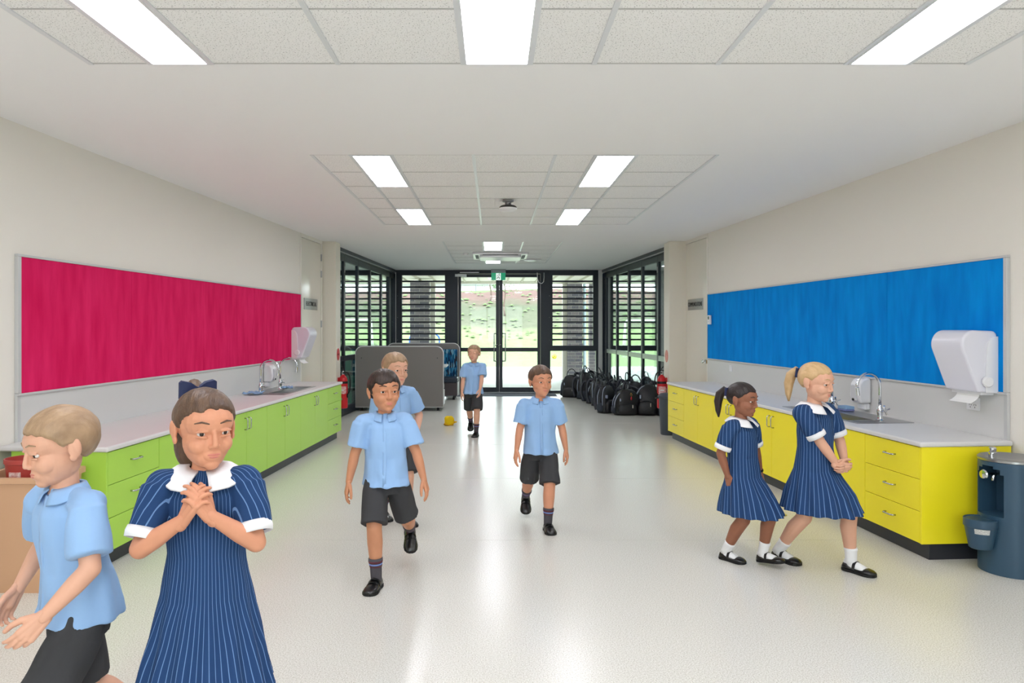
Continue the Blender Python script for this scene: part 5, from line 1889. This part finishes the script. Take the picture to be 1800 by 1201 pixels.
def person(label, loc, rotz, Ht, P, outfit, skin, hair, vox=0.0055, group=None, seed=0, hair_kind='short', extra=None):
    """local frame: faces -y, +x is the child's own left; P holds the pose"""
    s = Ht / 1.2
    t = thing('person', label, 'person', loc, rotz, group)
    V = lambda x, y, z: Vector((x * s, y * s, z * s))
    lean = P.get('lean', (0.0, 0.0))
    side = P.get('side', 0.0)
    drop = P.get('drop', 0.0)
    pel = V(P.get('px', 0.0), P.get('py', 0.0), 0.615 - drop)
    chest = pel + V(lean[0] * 0.6, lean[1] * 0.6, 0.20)
    neck = pel + V(lean[0], lean[1], 0.355)
    yaw = R(P.get('twist', 0.0))
    rx_, ry_ = math.cos(yaw), math.sin(yaw)
    ac_ = Vector((rx_, ry_, 0))
    shl = {1: neck + ac_ * (0.118 * s) + Vector((0, 0, -0.030 * s)), -1: neck - ac_ * (0.118 * s) + Vector((0, 0, -0.030 * s))}
    hip = {1: pel + V(0.058, 0, -0.015), -1: pel + V(-0.058, 0, -0.015)}
    l1, l2, a1, a2 = 0.285 * s, 0.275 * s, 0.195 * s, 0.165 * s
    knee, ank, elb, wri = {}, {}, {}, {}
    for k, nm in ((1, 'L'), (-1, 'R')):
        knee[k], ank[k] = ik(hip[k], V(*P['foot' + nm]), l1, l2, P.get('knee' + nm, (0.05 * k, -1, 0)))
        elb[k], wri[k] = ik(shl[k], V(*P['hand' + nm]), a1, a2, P.get('elbow' + nm, (0.5 * k, 0.8, 0)))
    # --- body skin
    b_ = MB()
    sp_pts = [(pel + V(0, 0, -0.07), 0.085, 0.070), (pel, 0.100, 0.078), (pel + (chest - pel) * 0.5, 0.088, 0.068), (chest, 0.100, 0.074), (chest + (neck - chest) * 0.55, 0.098, 0.060), (neck + V(0, 0, -0.03), 0.066, 0.044), (neck + V(0, 0, 0.012), 0.038, 0.038)]
    b_.loft([ell_ring(c, a * s, bb * s, 20, yaw * i / 6) for i, (c, a, bb) in enumerate(sp_pts)])
    for k in (1, -1):
        b_.cone(shl[k] - ac_ * (k * 0.02 * s) + V(0, 0, -0.012), elb[k], 0.035 * s, 0.0295 * s)
        b_.cone(elb[k], elb[k] + (wri[k] - elb[k]) * 0.35, 0.0295 * s, 0.0290 * s)
        b_.cone(elb[k] + (wri[k] - elb[k]) * 0.35, wri[k], 0.0290 * s, 0.0185 * s)
        b_.cone(hip[k], knee[k], 0.058 * s, 0.044 * s)
        cm = knee[k] + (ank[k] - knee[k]) * 0.32 + V(0, 0.012, 0)
        b_.cone(knee[k], cm, 0.043 * s, 0.0445 * s)
        b_.cone(cm, ank[k], 0.0445 * s, 0.027 * s)
    hd_c = neck + V(*P.get('headoff', (0, -0.012, 0.135)))
    b_.cone(neck + V(0, 0.008, -0.03), hd_c + V(0, 0.012, -0.055), 0.040 * s, 0.037 * s)
    parts = [voxel(b_, vox, 6)]
    # --- head
    HM = Matrix.Translation(hd_c) @ Euler((R(P.get('nod', 0)), R(P.get('roll', 0)), R(P.get('look', 0)))).to_matrix().to_4x4() @ Matrix.Scale(s * P.get('headk', 1.06), 4)
    R3 = HM.to_3x3()
    h = MB()

    def hb(c, rad):
        h.ball(HM @ Vector(c), rad, 20, 14, M=R3)

    def hc(p0, p1, r0, r1):
        k_ = s * P.get('headk', 1.06)
        h.cone(HM @ Vector(p0), HM @ Vector(p1), r0 * k_, r1 * k_, 10)
    hb((0, 0.012, 0.026), (0.073, 0.089, 0.077))
    hb((0, -0.016, -0.028), (0.061, 0.066, 0.070))
    hb((0, -0.026, 0.026), (0.064, 0.060, 0.054))
    hb((0, -0.030, -0.062), (0.043, 0.050, 0.038))
    hb((0, -0.058, -0.083), (0.021, 0.020, 0.017))
    for q in (1, -1):
        hb((0.029 * q, -0.046, -0.032), (0.028, 0.032, 0.027))
        hb((0.0085 * q, -0.0845, -0.033), (0.0065, 0.0075, 0.0055))
        hb((0.0755 * q, 0.014, -0.002), (0.007, 0.018, 0.027))
        hb((0.0750 * q, 0.006, -0.026), (0.006, 0.010, 0.011))
        hb((0.0795 * q, 0.021, 0.004), (0.0055, 0.010, 0.021))
        # eyelids
        hc((0.019 * q, -0.0795, 0.0072), (0.031 * q, -0.0800, 0.0085), 0.0036, 0.0040)
        hc((0.031 * q, -0.0800, 0.0085), (0.044 * q, -0.0725, 0.0060), 0.0040, 0.0034)
        hc((0.020 * q, -0.0785, -0.0080), (0.043 * q, -0.0725, -0.0070), 0.0032, 0.0032)
    hc((0, -0.080, 0.010), (0, -0.0905, -0.022), 0.0055, 0.0078)
    hb((0, -0.0905, -0.028), (0.0088, 0.0085, 0.0075))
    hb((0, -0.070, -0.058), (0.024, 0.014, 0.018))
    h.cone(hd_c + V(0, 0.012, -0.045), neck + V(0, 0.008, -0.01), 0.038 * s, 0.038 * s)
    parts.append(voxel(h, min(0.0028, vox * 0.5) if vox < 0.006 else 0.0045, 5))
    for k, nm in ((1, 'L'), (-1, 'R')):
        hm = MB()
        d_ = P.get('dir' + nm)
        d_ = Vector(d_) if d_ else (wri[k] - elb[k]).normalized()
        n_ = Vector(P.get('palm' + nm, (-k, 0.3, 0)))
        dd, nn, tt_ = basis(d_, n_)
        th_dir = Vector(P.get('thumb' + nm, (0, -1, 0)))
        sgn = 1 if tt_.dot(th_dir) > 0 else -1
        hm.cone(wri[k] - d_.normalized() * 0.02 * s, wri[k], 0.0185 * s, 0.0165 * s)
        hand_mesh(hm, wri[k], d_, n_, s * 1.08, sgn, P.get('curl' + nm, 28), P.get('spread', 4))
        parts.append(voxel(hm, 0.0023 if vox < 0.006 else 0.0035, 2))
    link('body', join_meshes('body', parts), skin, t, smooth=True)
    # --- face details
    for q in (1, -1):
        em = MB().ball(HM @ Vector((0.0300 * q, -0.0680, 0.0002)), (0.0105, 0.0066, 0.0072), 16, 10, M=R3 @ Matrix.Rotation(R(20 * q), 3, 'Z'))
        ey = em.build('eye', M_EYEW, t, smooth=True)
        MB().ball(HM @ Vector((0.0300 * q, -0.0728, 0.0004)), (0.0058, 0.0028, 0.0060), 12, 8, M=R3 @ Matrix.Rotation(R(14 * q), 3, 'Z')).build('iris', M_IRIS, ey, smooth=True)
        k_ = s * 1.06
        MB().cone(HM @ Vector((0.015 * q, -0.0830, 0.0275)), HM @ Vector((0.032 * q, -0.0795, 0.0325)), 0.0022 * k_, 0.0026 * k_, 8).cone(
            HM @ Vector((0.032 * q, -0.0795, 0.0325)), HM @ Vector((0.047 * q, -0.0690, 0.0285)), 0.0026 * k_, 0.0014 * k_, 8).build('eyebrow', hair, t, smooth=True)
    lm = mat(skin.name + '_lips', tuple(P.get('lips', (206, 124, 110))), rough=0.45)
    k_ = s * 1.06
    MB().ball(HM @ Vector((0, -0.0800, -0.0545)), (0.0165, 0.0050, 0.0036), 14, 8, M=R3).ball(HM @ Vector((0, -0.0795, -0.0605)), (0.0135, 0.0056, 0.0046), 14, 8, M=R3).build('lips', lm, t, smooth=True)
    # --- hair
    hm = MB()
    nu, nv = 72, 48
    rings = []
    tight = hair_kind in ('bow', 'tail')
    for i in range(nv + 1):
        th_ = PI * (i + 0.001) / (nv + 0.002)
        ring = []
        for j in range(nu):
            ph = 2 * PI * j / nu
            d = Vector((math.sin(th_) * math.cos(ph), math.sin(th_) * math.sin(ph), math.cos(th_)))
            p = Vector((0.073 * d.x, 0.012 + 0.089 * d.y, 0.026 + 0.077 * d.z))
            hl = np.interp(p.y, [-0.08, -0.060, -0.035, -0.012, 0.012, 0.035, 0.06, 0.10], [0.046, 0.046, 0.034, 0.000, 0.004, -0.038, -0.062, -0.066] if not tight else [0.050, 0.048, 0.034, 0.006, 0.006, -0.026, -0.045, -0.05])
            if hair_kind == 'fringe':
                hl = np.interp(p.y, [-0.08, -0.045, -0.020, -0.005, 0.012, 0.035, 0.06, 0.10], [0.030 + 0.008 * math.sin(p.x * 60), 0.032, 0.016, -0.014, 0.002, -0.040, -0.066, -0.07])
            hl += 0.012 * noise.noise(Vector((p.x * 70 + seed, p.y * 40, 1.7)))
            m_ = min(1, max(0, (p.z - hl) / 0.014))
            m_ = m_ * m_ * (3 - 2 * m_)
            nz = noise.noise(Vector((p.x * 55 + seed, p.y * 30, p.z * 30)))
            thick = (1.085 if tight else 1.125) + (0.018 if tight else 0.035) * nz + (0.03 * max(0, d.z) if not tight else 0)
            kk = 0.90 + (thick - 0.90) * m_
            p = Vector((0.073 * d.x * kk, 0.012 + 0.089 * d.y * kk, 0.026 + 0.077 * d.z * kk))
            ring.append(tuple(HM @ p))
        rings.append(ring)
    hm.loft(rings)
    ho = hm.build('hair', hair, t, smooth=True)
    if hair_kind in ('bow', 'tail'):
        tl = MB()
        tz = 0.085 if hair_kind == 'bow' else 0.03
        base_ = Vector((0, 0.092, tz)) if hair_kind == 'tail' else Vector((0.0, 0.070, 0.088))
        pts = [base_, base_ + Vector((0.0, 0.035, 0.012)), base_ + Vector((0.0, 0.062, -0.02)), base_ + Vector((0, 0.070, -0.07)), base_ + Vector((0.0, 0.064, -0.13)), base_ + Vector((0, 0.056, -0.17))]
        tl.tube([HM @ p for p in pts], [0.014 * s, 0.024 * s, 0.030 * s, 0.028 * s, 0.018 * s, 0.005 * s], 12)
        tl.build('ponytail', hair, t, smooth=True)
        if hair_kind == 'bow':
            MB().ball(HM @ Vector((0, 0.060, -0.050)), (0.064, 0.040, 0.082), 24, 16, M=R3).build('loose_hair', hair, t, smooth=True)
        bo = MB()
        c0 = base_ + Vector((0, 0.004, 0.006))
        for q in (1, -1):
            bo.loft([[tuple(HM @ (c0 + Vector((q * x_, yy, zz)))) for yy, zz in ((-w_, -hh_), (w_, -hh_), (w_, hh_), (-w_, hh_))] for x_, w_, hh_ in ((0.0, 0.007, 0.007), (0.020, 0.012, 0.022), (0.042, 0.011, 0.027), (0.050, 0.004, 0.022))])
        bo.ball(HM @ c0, 0.010, 10, 8, M=R3)
        bo.build('hair_bow', mat('navy_ribbon', (24, 36, 78), rough=0.6), t, smooth='auto')
    # --- clothes
    girl = outfit == 'dress'
    top_m = M_DRESS if girl else (P.get('shirt') or M_SHIRT)
    c_ = MB()
    if not girl:
        hem = P.get('hem', -0.052)
        rr = [(pel + V(0, -0.006, hem), 0.136, 0.128), (pel + V(0, 0, -0.01), 0.130, 0.114), (pel + (chest - pel) * 0.55, 0.116, 0.093), (chest, 0.122, 0.092), (chest + (neck - chest) * 0.55, 0.122, 0.080), (neck + V(0, 0.004, -0.030), 0.104, 0.060), (neck + V(0, 0.005, -0.008), 0.060, 0.046), (neck + V(0, 0.006, 0.010), 0.045, 0.044)]
        c_.loft([ell_ring(c, a * s, bb * s, 28, yaw * min(1, i / 5)) for i, (c, a, bb) in enumerate(rr)])
    else:
        hemz = P.get('hemz', 0.36)
        hemc = Vector(((pel.x + (knee[1].x + knee[-1].x) / 2) / 2, (pel.y + (knee[1].y + knee[-1].y) / 2) / 2, hemz * s))
        hw = P.get('hemw', (0.185, 0.155))
        rr = [(hemc, hw[0], hw[1], 0.07), (hemc + (pel - hemc) * 0.4, hw[0] * 0.86, hw[1] * 0.86, 0.055), (pel + V(0, 0, -0.02), 0.132, 0.108, 0.025), (pel + (chest - pel) * 0.55, 0.112, 0.090, 0.008), (chest, 0.118, 0.090, 0.0), (chest + (neck - chest) * 0.55, 0.120, 0.079, 0), (neck + V(0, 0.004, -0.030), 0.104, 0.060, 0), (neck + V(0, 0.005, -0.008), 0.060, 0.046, 0), (neck + V(0, 0.006, 0.008), 0.046, 0.044, 0)]
        c_.loft([ell_ring(c, a * s, bb * s, 96, yaw * min(1, i / 5), pleat=pl, npl=14, ph=seed) for i, (c, a, bb, pl) in enumerate(rr)])
    sl = P.get('sleeve', 0.80)
    for k in (1, -1):
        e_ = shl[k] + (elb[k] - shl[k]) * sl
        u = (elb[k] - shl[k]).normalized()
        sdv = Vector((0, 1, 0)) if abs(u.y) < 0.8 else Vector((1, 0, 0))
        a_ = (sdv - u * u.dot(sdv)).normalized()
        bb_ = u.cross(a_)
        rngs = []
        for c, r_ in ((shl[k] - ac_ * (k * 0.035 * s) + V(0, 0, -0.004), 0.052), (shl[k] + u * 0.02 * s, 0.056), (shl[k] + (e_ - shl[k]) * 0.6, 0.057 if not girl else 0.056), (e_, 0.060 if not girl else 0.050)):
            rngs.append([tuple(c + a_ * (r_ * s * math.cos(2 * PI * i / 20)) + bb_ * (r_ * s * math.sin(2 * PI * i / 20))) for i in range(20)])
        c_.loft(rngs)
        c_.ball(shl[k] + V(-0.008 * k, 0, -0.012), (0.056 * s, 0.056 * s, 0.052 * s), 16, 12)
        c_.cone(neck + V(0, 0.006, -0.022), shl[k] + V(0, 0, -0.010), 0.036 * s, 0.050 * s)
        if girl:
            cf = MB()
            rngs = []
            for dd_, r_ in ((-0.020, 0.0535), (-0.004, 0.0560), (0.012, 0.0535), (0.012, 0.047), (-0.01, 0.047)):
                c = e_ + u * dd_ * s
                rngs.append([tuple(c + a_ * (r_ * s * math.cos(2 * PI * i / 24)) + bb_ * (r_ * s * math.sin(2 * PI * i / 24))) for i in range(24)])
            cf.loft(rngs, cap=False, closed=True)
            cf.build('cuff', M_COLLAR, t, smooth=True)
    tv = max(vox, 0.005) if not girl else max(vox * 0.85, 0.0045)
    link('dress' if girl else 'shirt', voxel(c_, tv, 4 if not girl else 3, 0.011 if not girl else 0.006, 18, seed), top_m, t, smooth=True)
    # collar: a turned-down band open at the front
    co_ = MB()
    rings = []
    na = 30
    cw = 0.070 if girl else 0.034
    for i in range(na + 1):
        a = R(-90 + 14 + (360 - 28) * i / na)
        ca, sa = math.cos(a), math.sin(a)
        q_ = Vector((ca * rx_ - sa * ry_, ca * ry_ + sa * rx_, 0))
        ftip = 1 + 0.5 * max(0, -sa) ** 3
        inn = neck + V(0, 0.006, 0.020) + Vector((q_.x * 0.044 * s, q_.y * 0.046 * s, -0.012 * s * max(0, -sa)))
        slope = Vector((q_.x * (1.05 if abs(ca) > 0.5 else 0.8), q_.y * 0.62, 0))
        outp = inn + slope * (cw * ftip * s) + V(0, 0, -(0.026 if girl else 0.024) * (1.0 + (0.9 if girl else 0.7) * max(0, -sa)))
        mid = (inn + outp) / 2 + V(0, 0, 0.011)
        rings.append([tuple(inn), tuple(mid), tuple(outp), tuple(outp + V(0, 0, -0.005)), tuple(mid + V(0, 0, -0.006)), tuple(inn + V(0, 0, -0.006))])
    co_.loft(rings)
    co_.build('collar', M_COLLAR if girl else top_m, t, smooth=True)
    if not girl:
        # button strip, chest pocket badge
        pl_ = MB()
        rngs = []
        for z_, yy in ((0.97, -0.050), (0.8, -0.076), (0.55, -0.090), (0.3, -0.094), (0.02, -0.111), (-0.12, -0.130)):
            c = pel + (neck - pel) * z_ + Vector((math.sin(yaw) * -yy * s * -1 * 0 + math.sin(yaw * min(1, max(0, z_))) * -yy * s, yy * s * math.cos(yaw), 0))
            rngs.append([tuple(c + V(-0.010, 0.004, 0)), tuple(c + V(-0.010, -0.0035, 0)), tuple(c + V(0.010, -0.0035, 0)), tuple(c + V(0.010, 0.004, 0))])
        pl_.loft(rngs).build('button_strip', top_m, t, smooth=True)
        sh_ = MB()
        sh_.loft([ell_ring(c, a * s, bb * s, 26) for c, a, bb in ((pel + V(0, 0, -0.10), 0.100, 0.084), (pel + V(0, 0, -0.03), 0.108, 0.086), (pel + V(0, 0, 0.03), 0.098, 0.076), (pel + V(0, 0, 0.05), 0.09, 0.072))])
        for k in (1, -1):
            e_ = hip[k] + (knee[k] - hip[k]) * P.get('short', 0.93)
            u = (knee[k] - hip[k]).normalized()
            a_ = (Vector((1, 0, 0)) - u * u.x).normalized()
            bb_ = u.cross(a_)
            rngs = []
            for c, r_ in ((hip[k] + V(0, 0, 0.03), 0.056), (hip[k] + (e_ - hip[k]) * 0.3, 0.072), (hip[k] + (e_ - hip[k]) * 0.7, 0.075), (e_, 0.078)):
                rngs.append([tuple(c + a_ * (r_ * s * math.cos(2 * PI * i / 22)) + bb_ * (r_ * 1.08 * s * math.sin(2 * PI * i / 22))) for i in range(22)])
            sh_.loft(rngs)
        link('shorts', voxel(sh_, max(vox, 0.005), 4, 0.009, 15, seed + 9), M_SHORT, t, smooth=True)
    # --- socks and shoes
    for k, nm in ((1, 'L'), (-1, 'R')):
        u = (ank[k] - knee[k]).normalized()
        L_ = l2
        top = ank[k] - u * ((0.105 if not girl else 0.070) * s)
        mid = ank[k] - u * (0.05 * s)
        Fm = Matrix.Translation(ank[k]) @ Euler((R(P.get('pitch' + nm, 0)), 0, R(P.get('toe' + nm, 0)))).to_matrix().to_4x4() @ Matrix.Translation((0, 0, -0.065 * s))
        sk = MB()
        rt = (0.0395 if not girl else 0.0355)
        a_ = u.orthogonal().normalized()
        bb_ = u.cross(a_)

        def ring_at(c, r_, n=20):
            return [tuple(c + a_ * (r_ * s * math.cos(2 * PI * i / n)) + bb_ * (r_ * s * math.sin(2 * PI * i / n))) for i in range(n)]
        sk.loft([ring_at(top, rt), ring_at(top + u * 0.01 * s, rt + 0.0015), ring_at(mid, 0.0335), ring_at(ank[k], 0.0315), ring_at(ank[k] + u * 0.03 * s, 0.030)])
        sock = sk.build('sock', M_SOCKW if girl else M_SOCKG, t, smooth=True)
        if girl:
            fm = MB()
            fm.loft([[tuple(Fm @ Vector((w * s * math.cos(2 * PI * i / 16), y * s, zc * s + hh_ * s * math.sin(2 * PI * i / 16)))) for i in range(16)] for y, w, zc, hh_ in ((0.035, 0.022, 0.04, 0.026), (0.0, 0.029, 0.038, 0.030), (-0.04, 0.029, 0.034, 0.024), (-0.08, 0.030, 0.026, 0.016))])
            fm.build('sock_foot', M_SOCKW, sock, smooth=True)
        else:
            for dz_, mm, hh_ in ((0.088, M_BAND1, 0.009), (0.074, M_BAND2, 0.006), (0.060, M_BAND1, 0.005)):
                c = ank[k] - u * dz_ * s
                r_ = np.interp(dz_, [0.05, 0.095], [0.0345, 0.0420])
                MB().loft([ring_at(c - u * hh_ * s * 0.5, r_), ring_at(c + u * hh_ * s * 0.5, r_ - 0.0004)]).build('sock_band', mm, sock, smooth=True)
        up, so = shoe_mesh(s * 1.04, girl)
        up.v = [tuple(Fm @ Vector(p)) for p in up.v]
        so.v = [tuple(Fm @ Vector(p)) for p in so.v]
        sho = up.build('shoe', M_SHOE, t, smooth=True)
        so.build('sole', M_SOLE, sho)
        st = MB()
        for yy, zc, w in (((-0.028, 0.020, 0.033),) if girl else ((-0.030, 0.020, 0.034), (-0.056, 0.014, 0.036))):
            hh_ = 0.040 if girl else (0.042 if yy > -0.05 else 0.036)
            pts = [(w * s * math.cos(a), yy * s, zc * s + hh_ * s * math.sin(a)) for a in np.linspace(0.05, PI - 0.05, 13)]
            rngs = []
            for p in pts:
                for_out = Vector((p[0], 0, p[2] - zc * s)).normalized() * 0.003 * s
                wd = 0.008 * s
                rngs.append([tuple(Fm @ (Vector(p) + Vector((0, -wd, 0)))), tuple(Fm @ (Vector(p) + Vector((0, wd, 0)))), tuple(Fm @ (Vector(p) + Vector((0, wd, 0)) + for_out)), tuple(Fm @ (Vector(p) + Vector((0, -wd, 0)) + for_out))])
            st.loft(rngs)
        st.build('strap', M_SHOE, sho)
    if extra == 'watch':
        k = 1
        u = (wri[k] - elb[k]).normalized()
        c = wri[k] - u * 0.012 * s
        a_ = u.orthogonal().normalized()
        bb_ = u.cross(a_)
        MB().loft([[tuple(c + u * o_ * s + a_ * (r_ * s * math.cos(2 * PI * i / 20)) + bb_ * (r_ * s * math.sin(2 * PI * i / 20))) for i in range(20)] for o_, r_ in ((-0.007, 0.0225), (-0.007, 0.0245), (0.007, 0.0245), (0.007, 0.0215))]).build('wrist_band', M_BLACK, t, smooth='auto')
    return t


def skin_mat(name, rgb):
    m = mat(name, rgb, rough=0.5, spec=0.35, noise_amt=0.05, noise_scale=12)
    return m


SK_TAN = skin_mat('skin_tan', (198, 138, 104))
SK_LIGHT = skin_mat('skin_light', (222, 170, 143))
SK_WARM = skin_mat('skin_warm', (214, 150, 118))
SK_BROWN = skin_mat('skin_brown', (150, 98, 74))


def hair_mat(name, rgb, rgb2):
    return mat(name, rgb, rough=0.45, spec=0.4, rgb2=rgb2, noise_scale=60, stretch=(1, 0.35, 0.35), bump=0.5, bump_scale=90)


H_DARK = hair_mat('hair_dark_brown', (40, 30, 26), (62, 46, 38))
H_BROWN = hair_mat('hair_brown', (78, 58, 46), (108, 82, 62))
H_SAND = hair_mat('hair_sandy', (148, 120, 92), (178, 148, 116))
H_BLOND = hair_mat('hair_blonde', (196, 160, 112), (220, 186, 140))
H_BLACK = hair_mat('hair_black', (34, 28, 28), (52, 42, 40))

# boy striding towards the camera, right foot planted in front
person('dark-haired person striding in a blue shirt and charcoal shorts, left of centre', (-0.60, 4.06, 0), R(4), 1.185,
       dict(footR=(-0.055, -0.055, 0.066), pitchR=0, toeR=-14, footL=(0.115, 0.40, 0.205), pitchL=38, toeL=6, kneeL=(0.1, -1, 0), drop=0.005,
            lean=(-0.005, -0.035), look=22, nod=-2, handL=(0.235, -0.02, 0.52), handR=(-0.235, -0.01, 0.50), elbowL=(0.6, 0.8, 0), elbowR=(-0.6, 0.8, 0), twist=5, px=-0.01, py=0.06, headk=1.14),
       'shirt', SK_TAN, H_DARK, seed=1, hair_kind='fringe')
# boy in the middle distance, left foot planted
person('brown-haired person walking alone right of centre in a blue shirt and charcoal shorts', (0.345, 5.18, 0), R(2), 1.155,
       dict(footL=(0.045, -0.055, 0.066), pitchL=0, toeL=6, footR=(-0.085, 0.38, 0.16), pitchR=34, toeR=-4, drop=0.005, lean=(0.0, -0.02), look=18, nod=2,
            handR=(-0.205, -0.01, 0.475), handL=(0.21, 0.05, 0.50), elbowR=(-0.5, 1, 0), elbowL=(0.6, 1, 0), twist=-3, py=0.06, headk=1.08, short=0.97),
       'shirt', SK_WARM, H_BROWN, seed=2)
# boy far away
person('farthest person walking in a blue shirt and dark shorts beside the booth sofas', (-0.27, 9.62, 0), R(-2), 1.20,
       dict(footL=(0.045, -0.05, 0.066), pitchL=0, toeL=-10, footR=(-0.055, 0.36, 0.15), pitchR=34, drop=0.005, lean=(0.01, -0.01), look=-10,
            handR=(-0.15, -0.02, 0.56), handL=(0.10, -0.13, 0.62), elbowR=(-0.7, 0.8, 0), elbowL=(1, 0.5, 0), twist=4, py=0.05, headk=1.06),
       'shirt', SK_LIGHT, H_SAND, vox=0.0075, seed=3)
# boy half hidden behind the first one
person('sandy-haired person in a blue shirt half hidden behind the striding dark-haired one', (-0.745, 5.40, 0), R(30), 1.235,
       dict(footL=(0.05, -0.12, 0.066), footR=(-0.05, 0.10, 0.066), toeL=0, toeR=0, drop=0.004, lean=(0.0, -0.02), look=8, nod=2,
            handL=(0.13, -0.12, 0.66), handR=(-0.16, 0.03, 0.50), elbowL=(0.8, 0.8, -0.2), elbowR=(-0.6, 0.8, 0), curlL=40, headk=1.12),
       'shirt', SK_LIGHT, H_SAND, seed=4)
# smaller girl on the right
person('shorter person on the right in a navy dress with white collar and wrist band', (1.50, 4.54, 0), R(32), 1.11,
       dict(footR=(-0.070, -0.02, 0.066), toeR=8, footL=(0.055, -0.215, 0.085), pitchL=-9, toeL=8, drop=0.02, lean=(-0.02, 0.0), look=14, nod=6,
            handL=(0.20, -0.09, 0.53), handR=(-0.15, -0.10, 0.58), elbowL=(0.8, 0.7, 0), elbowR=(-0.8, 0.7, 0), twist=8, px=-0.01, py=-0.11, hemz=0.335, hemw=(0.185, 0.215), lips=(150, 84, 76)),
       'dress', SK_BROWN, H_BLACK, seed=5, hair_kind='tail', extra='watch')
# taller girl on the right, hands clasped
person('taller fair-haired person on the right in a navy dress, hands clasped in front', (1.965, 4.44, 0), R(30), 1.245,
       dict(footR=(-0.130, 0.125, 0.066), toeR=4, footL=(0.055, -0.215, 0.066), toeL=6, drop=0.028, lean=(-0.02, -0.01), look=6, nod=8,
            handL=(0.045, -0.185, 0.605), handR=(-0.030, -0.195, 0.60), elbowL=(1, 0.5, 0), elbowR=(-1, 0.5, 0), dirL=(-0.85, -0.35, -0.2), dirR=(0.85, -0.35, -0.2), palmL=(0, 1, 0.2), palmR=(0, 1, 0.2), thumbL=(0, 0, 1), thumbR=(0, 0, 1), curlL=50, curlR=50,
            px=-0.035, py=-0.05, hemz=0.335, hemw=(0.20, 0.225)),
       'dress', SK_LIGHT, H_BLOND, seed=6, hair_kind='tail')
# girl in the foreground with hands under her chin
person('foreground person in a navy striped dress with a hair bow, hands clasped at the chin', (-0.905, 2.28, 0), R(12), 1.242,
       dict(footL=(0.075, -0.10, 0.066), footR=(-0.075, 0.08, 0.066), toeL=8, toeR=-8, drop=0.006, lean=(-0.005, -0.02), look=26, nod=4, headoff=(0.004, -0.014, 0.130),
            handL=(0.030, -0.145, 0.858), handR=(-0.040, -0.145, 0.850), elbowL=(0.9, -0.15, -1.5), elbowR=(-0.9, -0.2, -1.5), dirL=(-0.45, -0.20, 0.80), dirR=(0.45, -0.20, 0.80), palmL=(-0.6, 0.5, 0.0), palmR=(0.6, 0.5, 0.0),
            thumbL=(0, 1, 0.4), thumbR=(0, 1, 0.4), curlL=42, curlR=42, hemz=0.31, hemw=(0.195, 0.17), sleeve=0.80, headk=1.12),
       'dress', SK_WARM, H_BROWN, vox=0.0045, seed=7, hair_kind='bow')
# boy in the foreground at the left edge
person('foreground person in a pale blue shirt with sandy hair at the left picture edge', (-1.30, 2.27, 0), R(-38), 1.195,
       dict(footL=(0.08, -0.20, 0.066), footR=(-0.07, 0.24, 0.12), pitchR=25, toeL=6, drop=0.02, lean=(0.0, -0.05), look=-4, nod=12, px=0.0,
            handL=(0.17, -0.17, 0.63), handR=(-0.17, -0.12, 0.62), elbowL=(0.7, 0.9, 0), elbowR=(-0.7, 0.9, 0), curlL=35, curlR=35, twist=10, headk=1.1),
       'shirt', SK_LIGHT, H_SAND, vox=0.0045, seed=8)
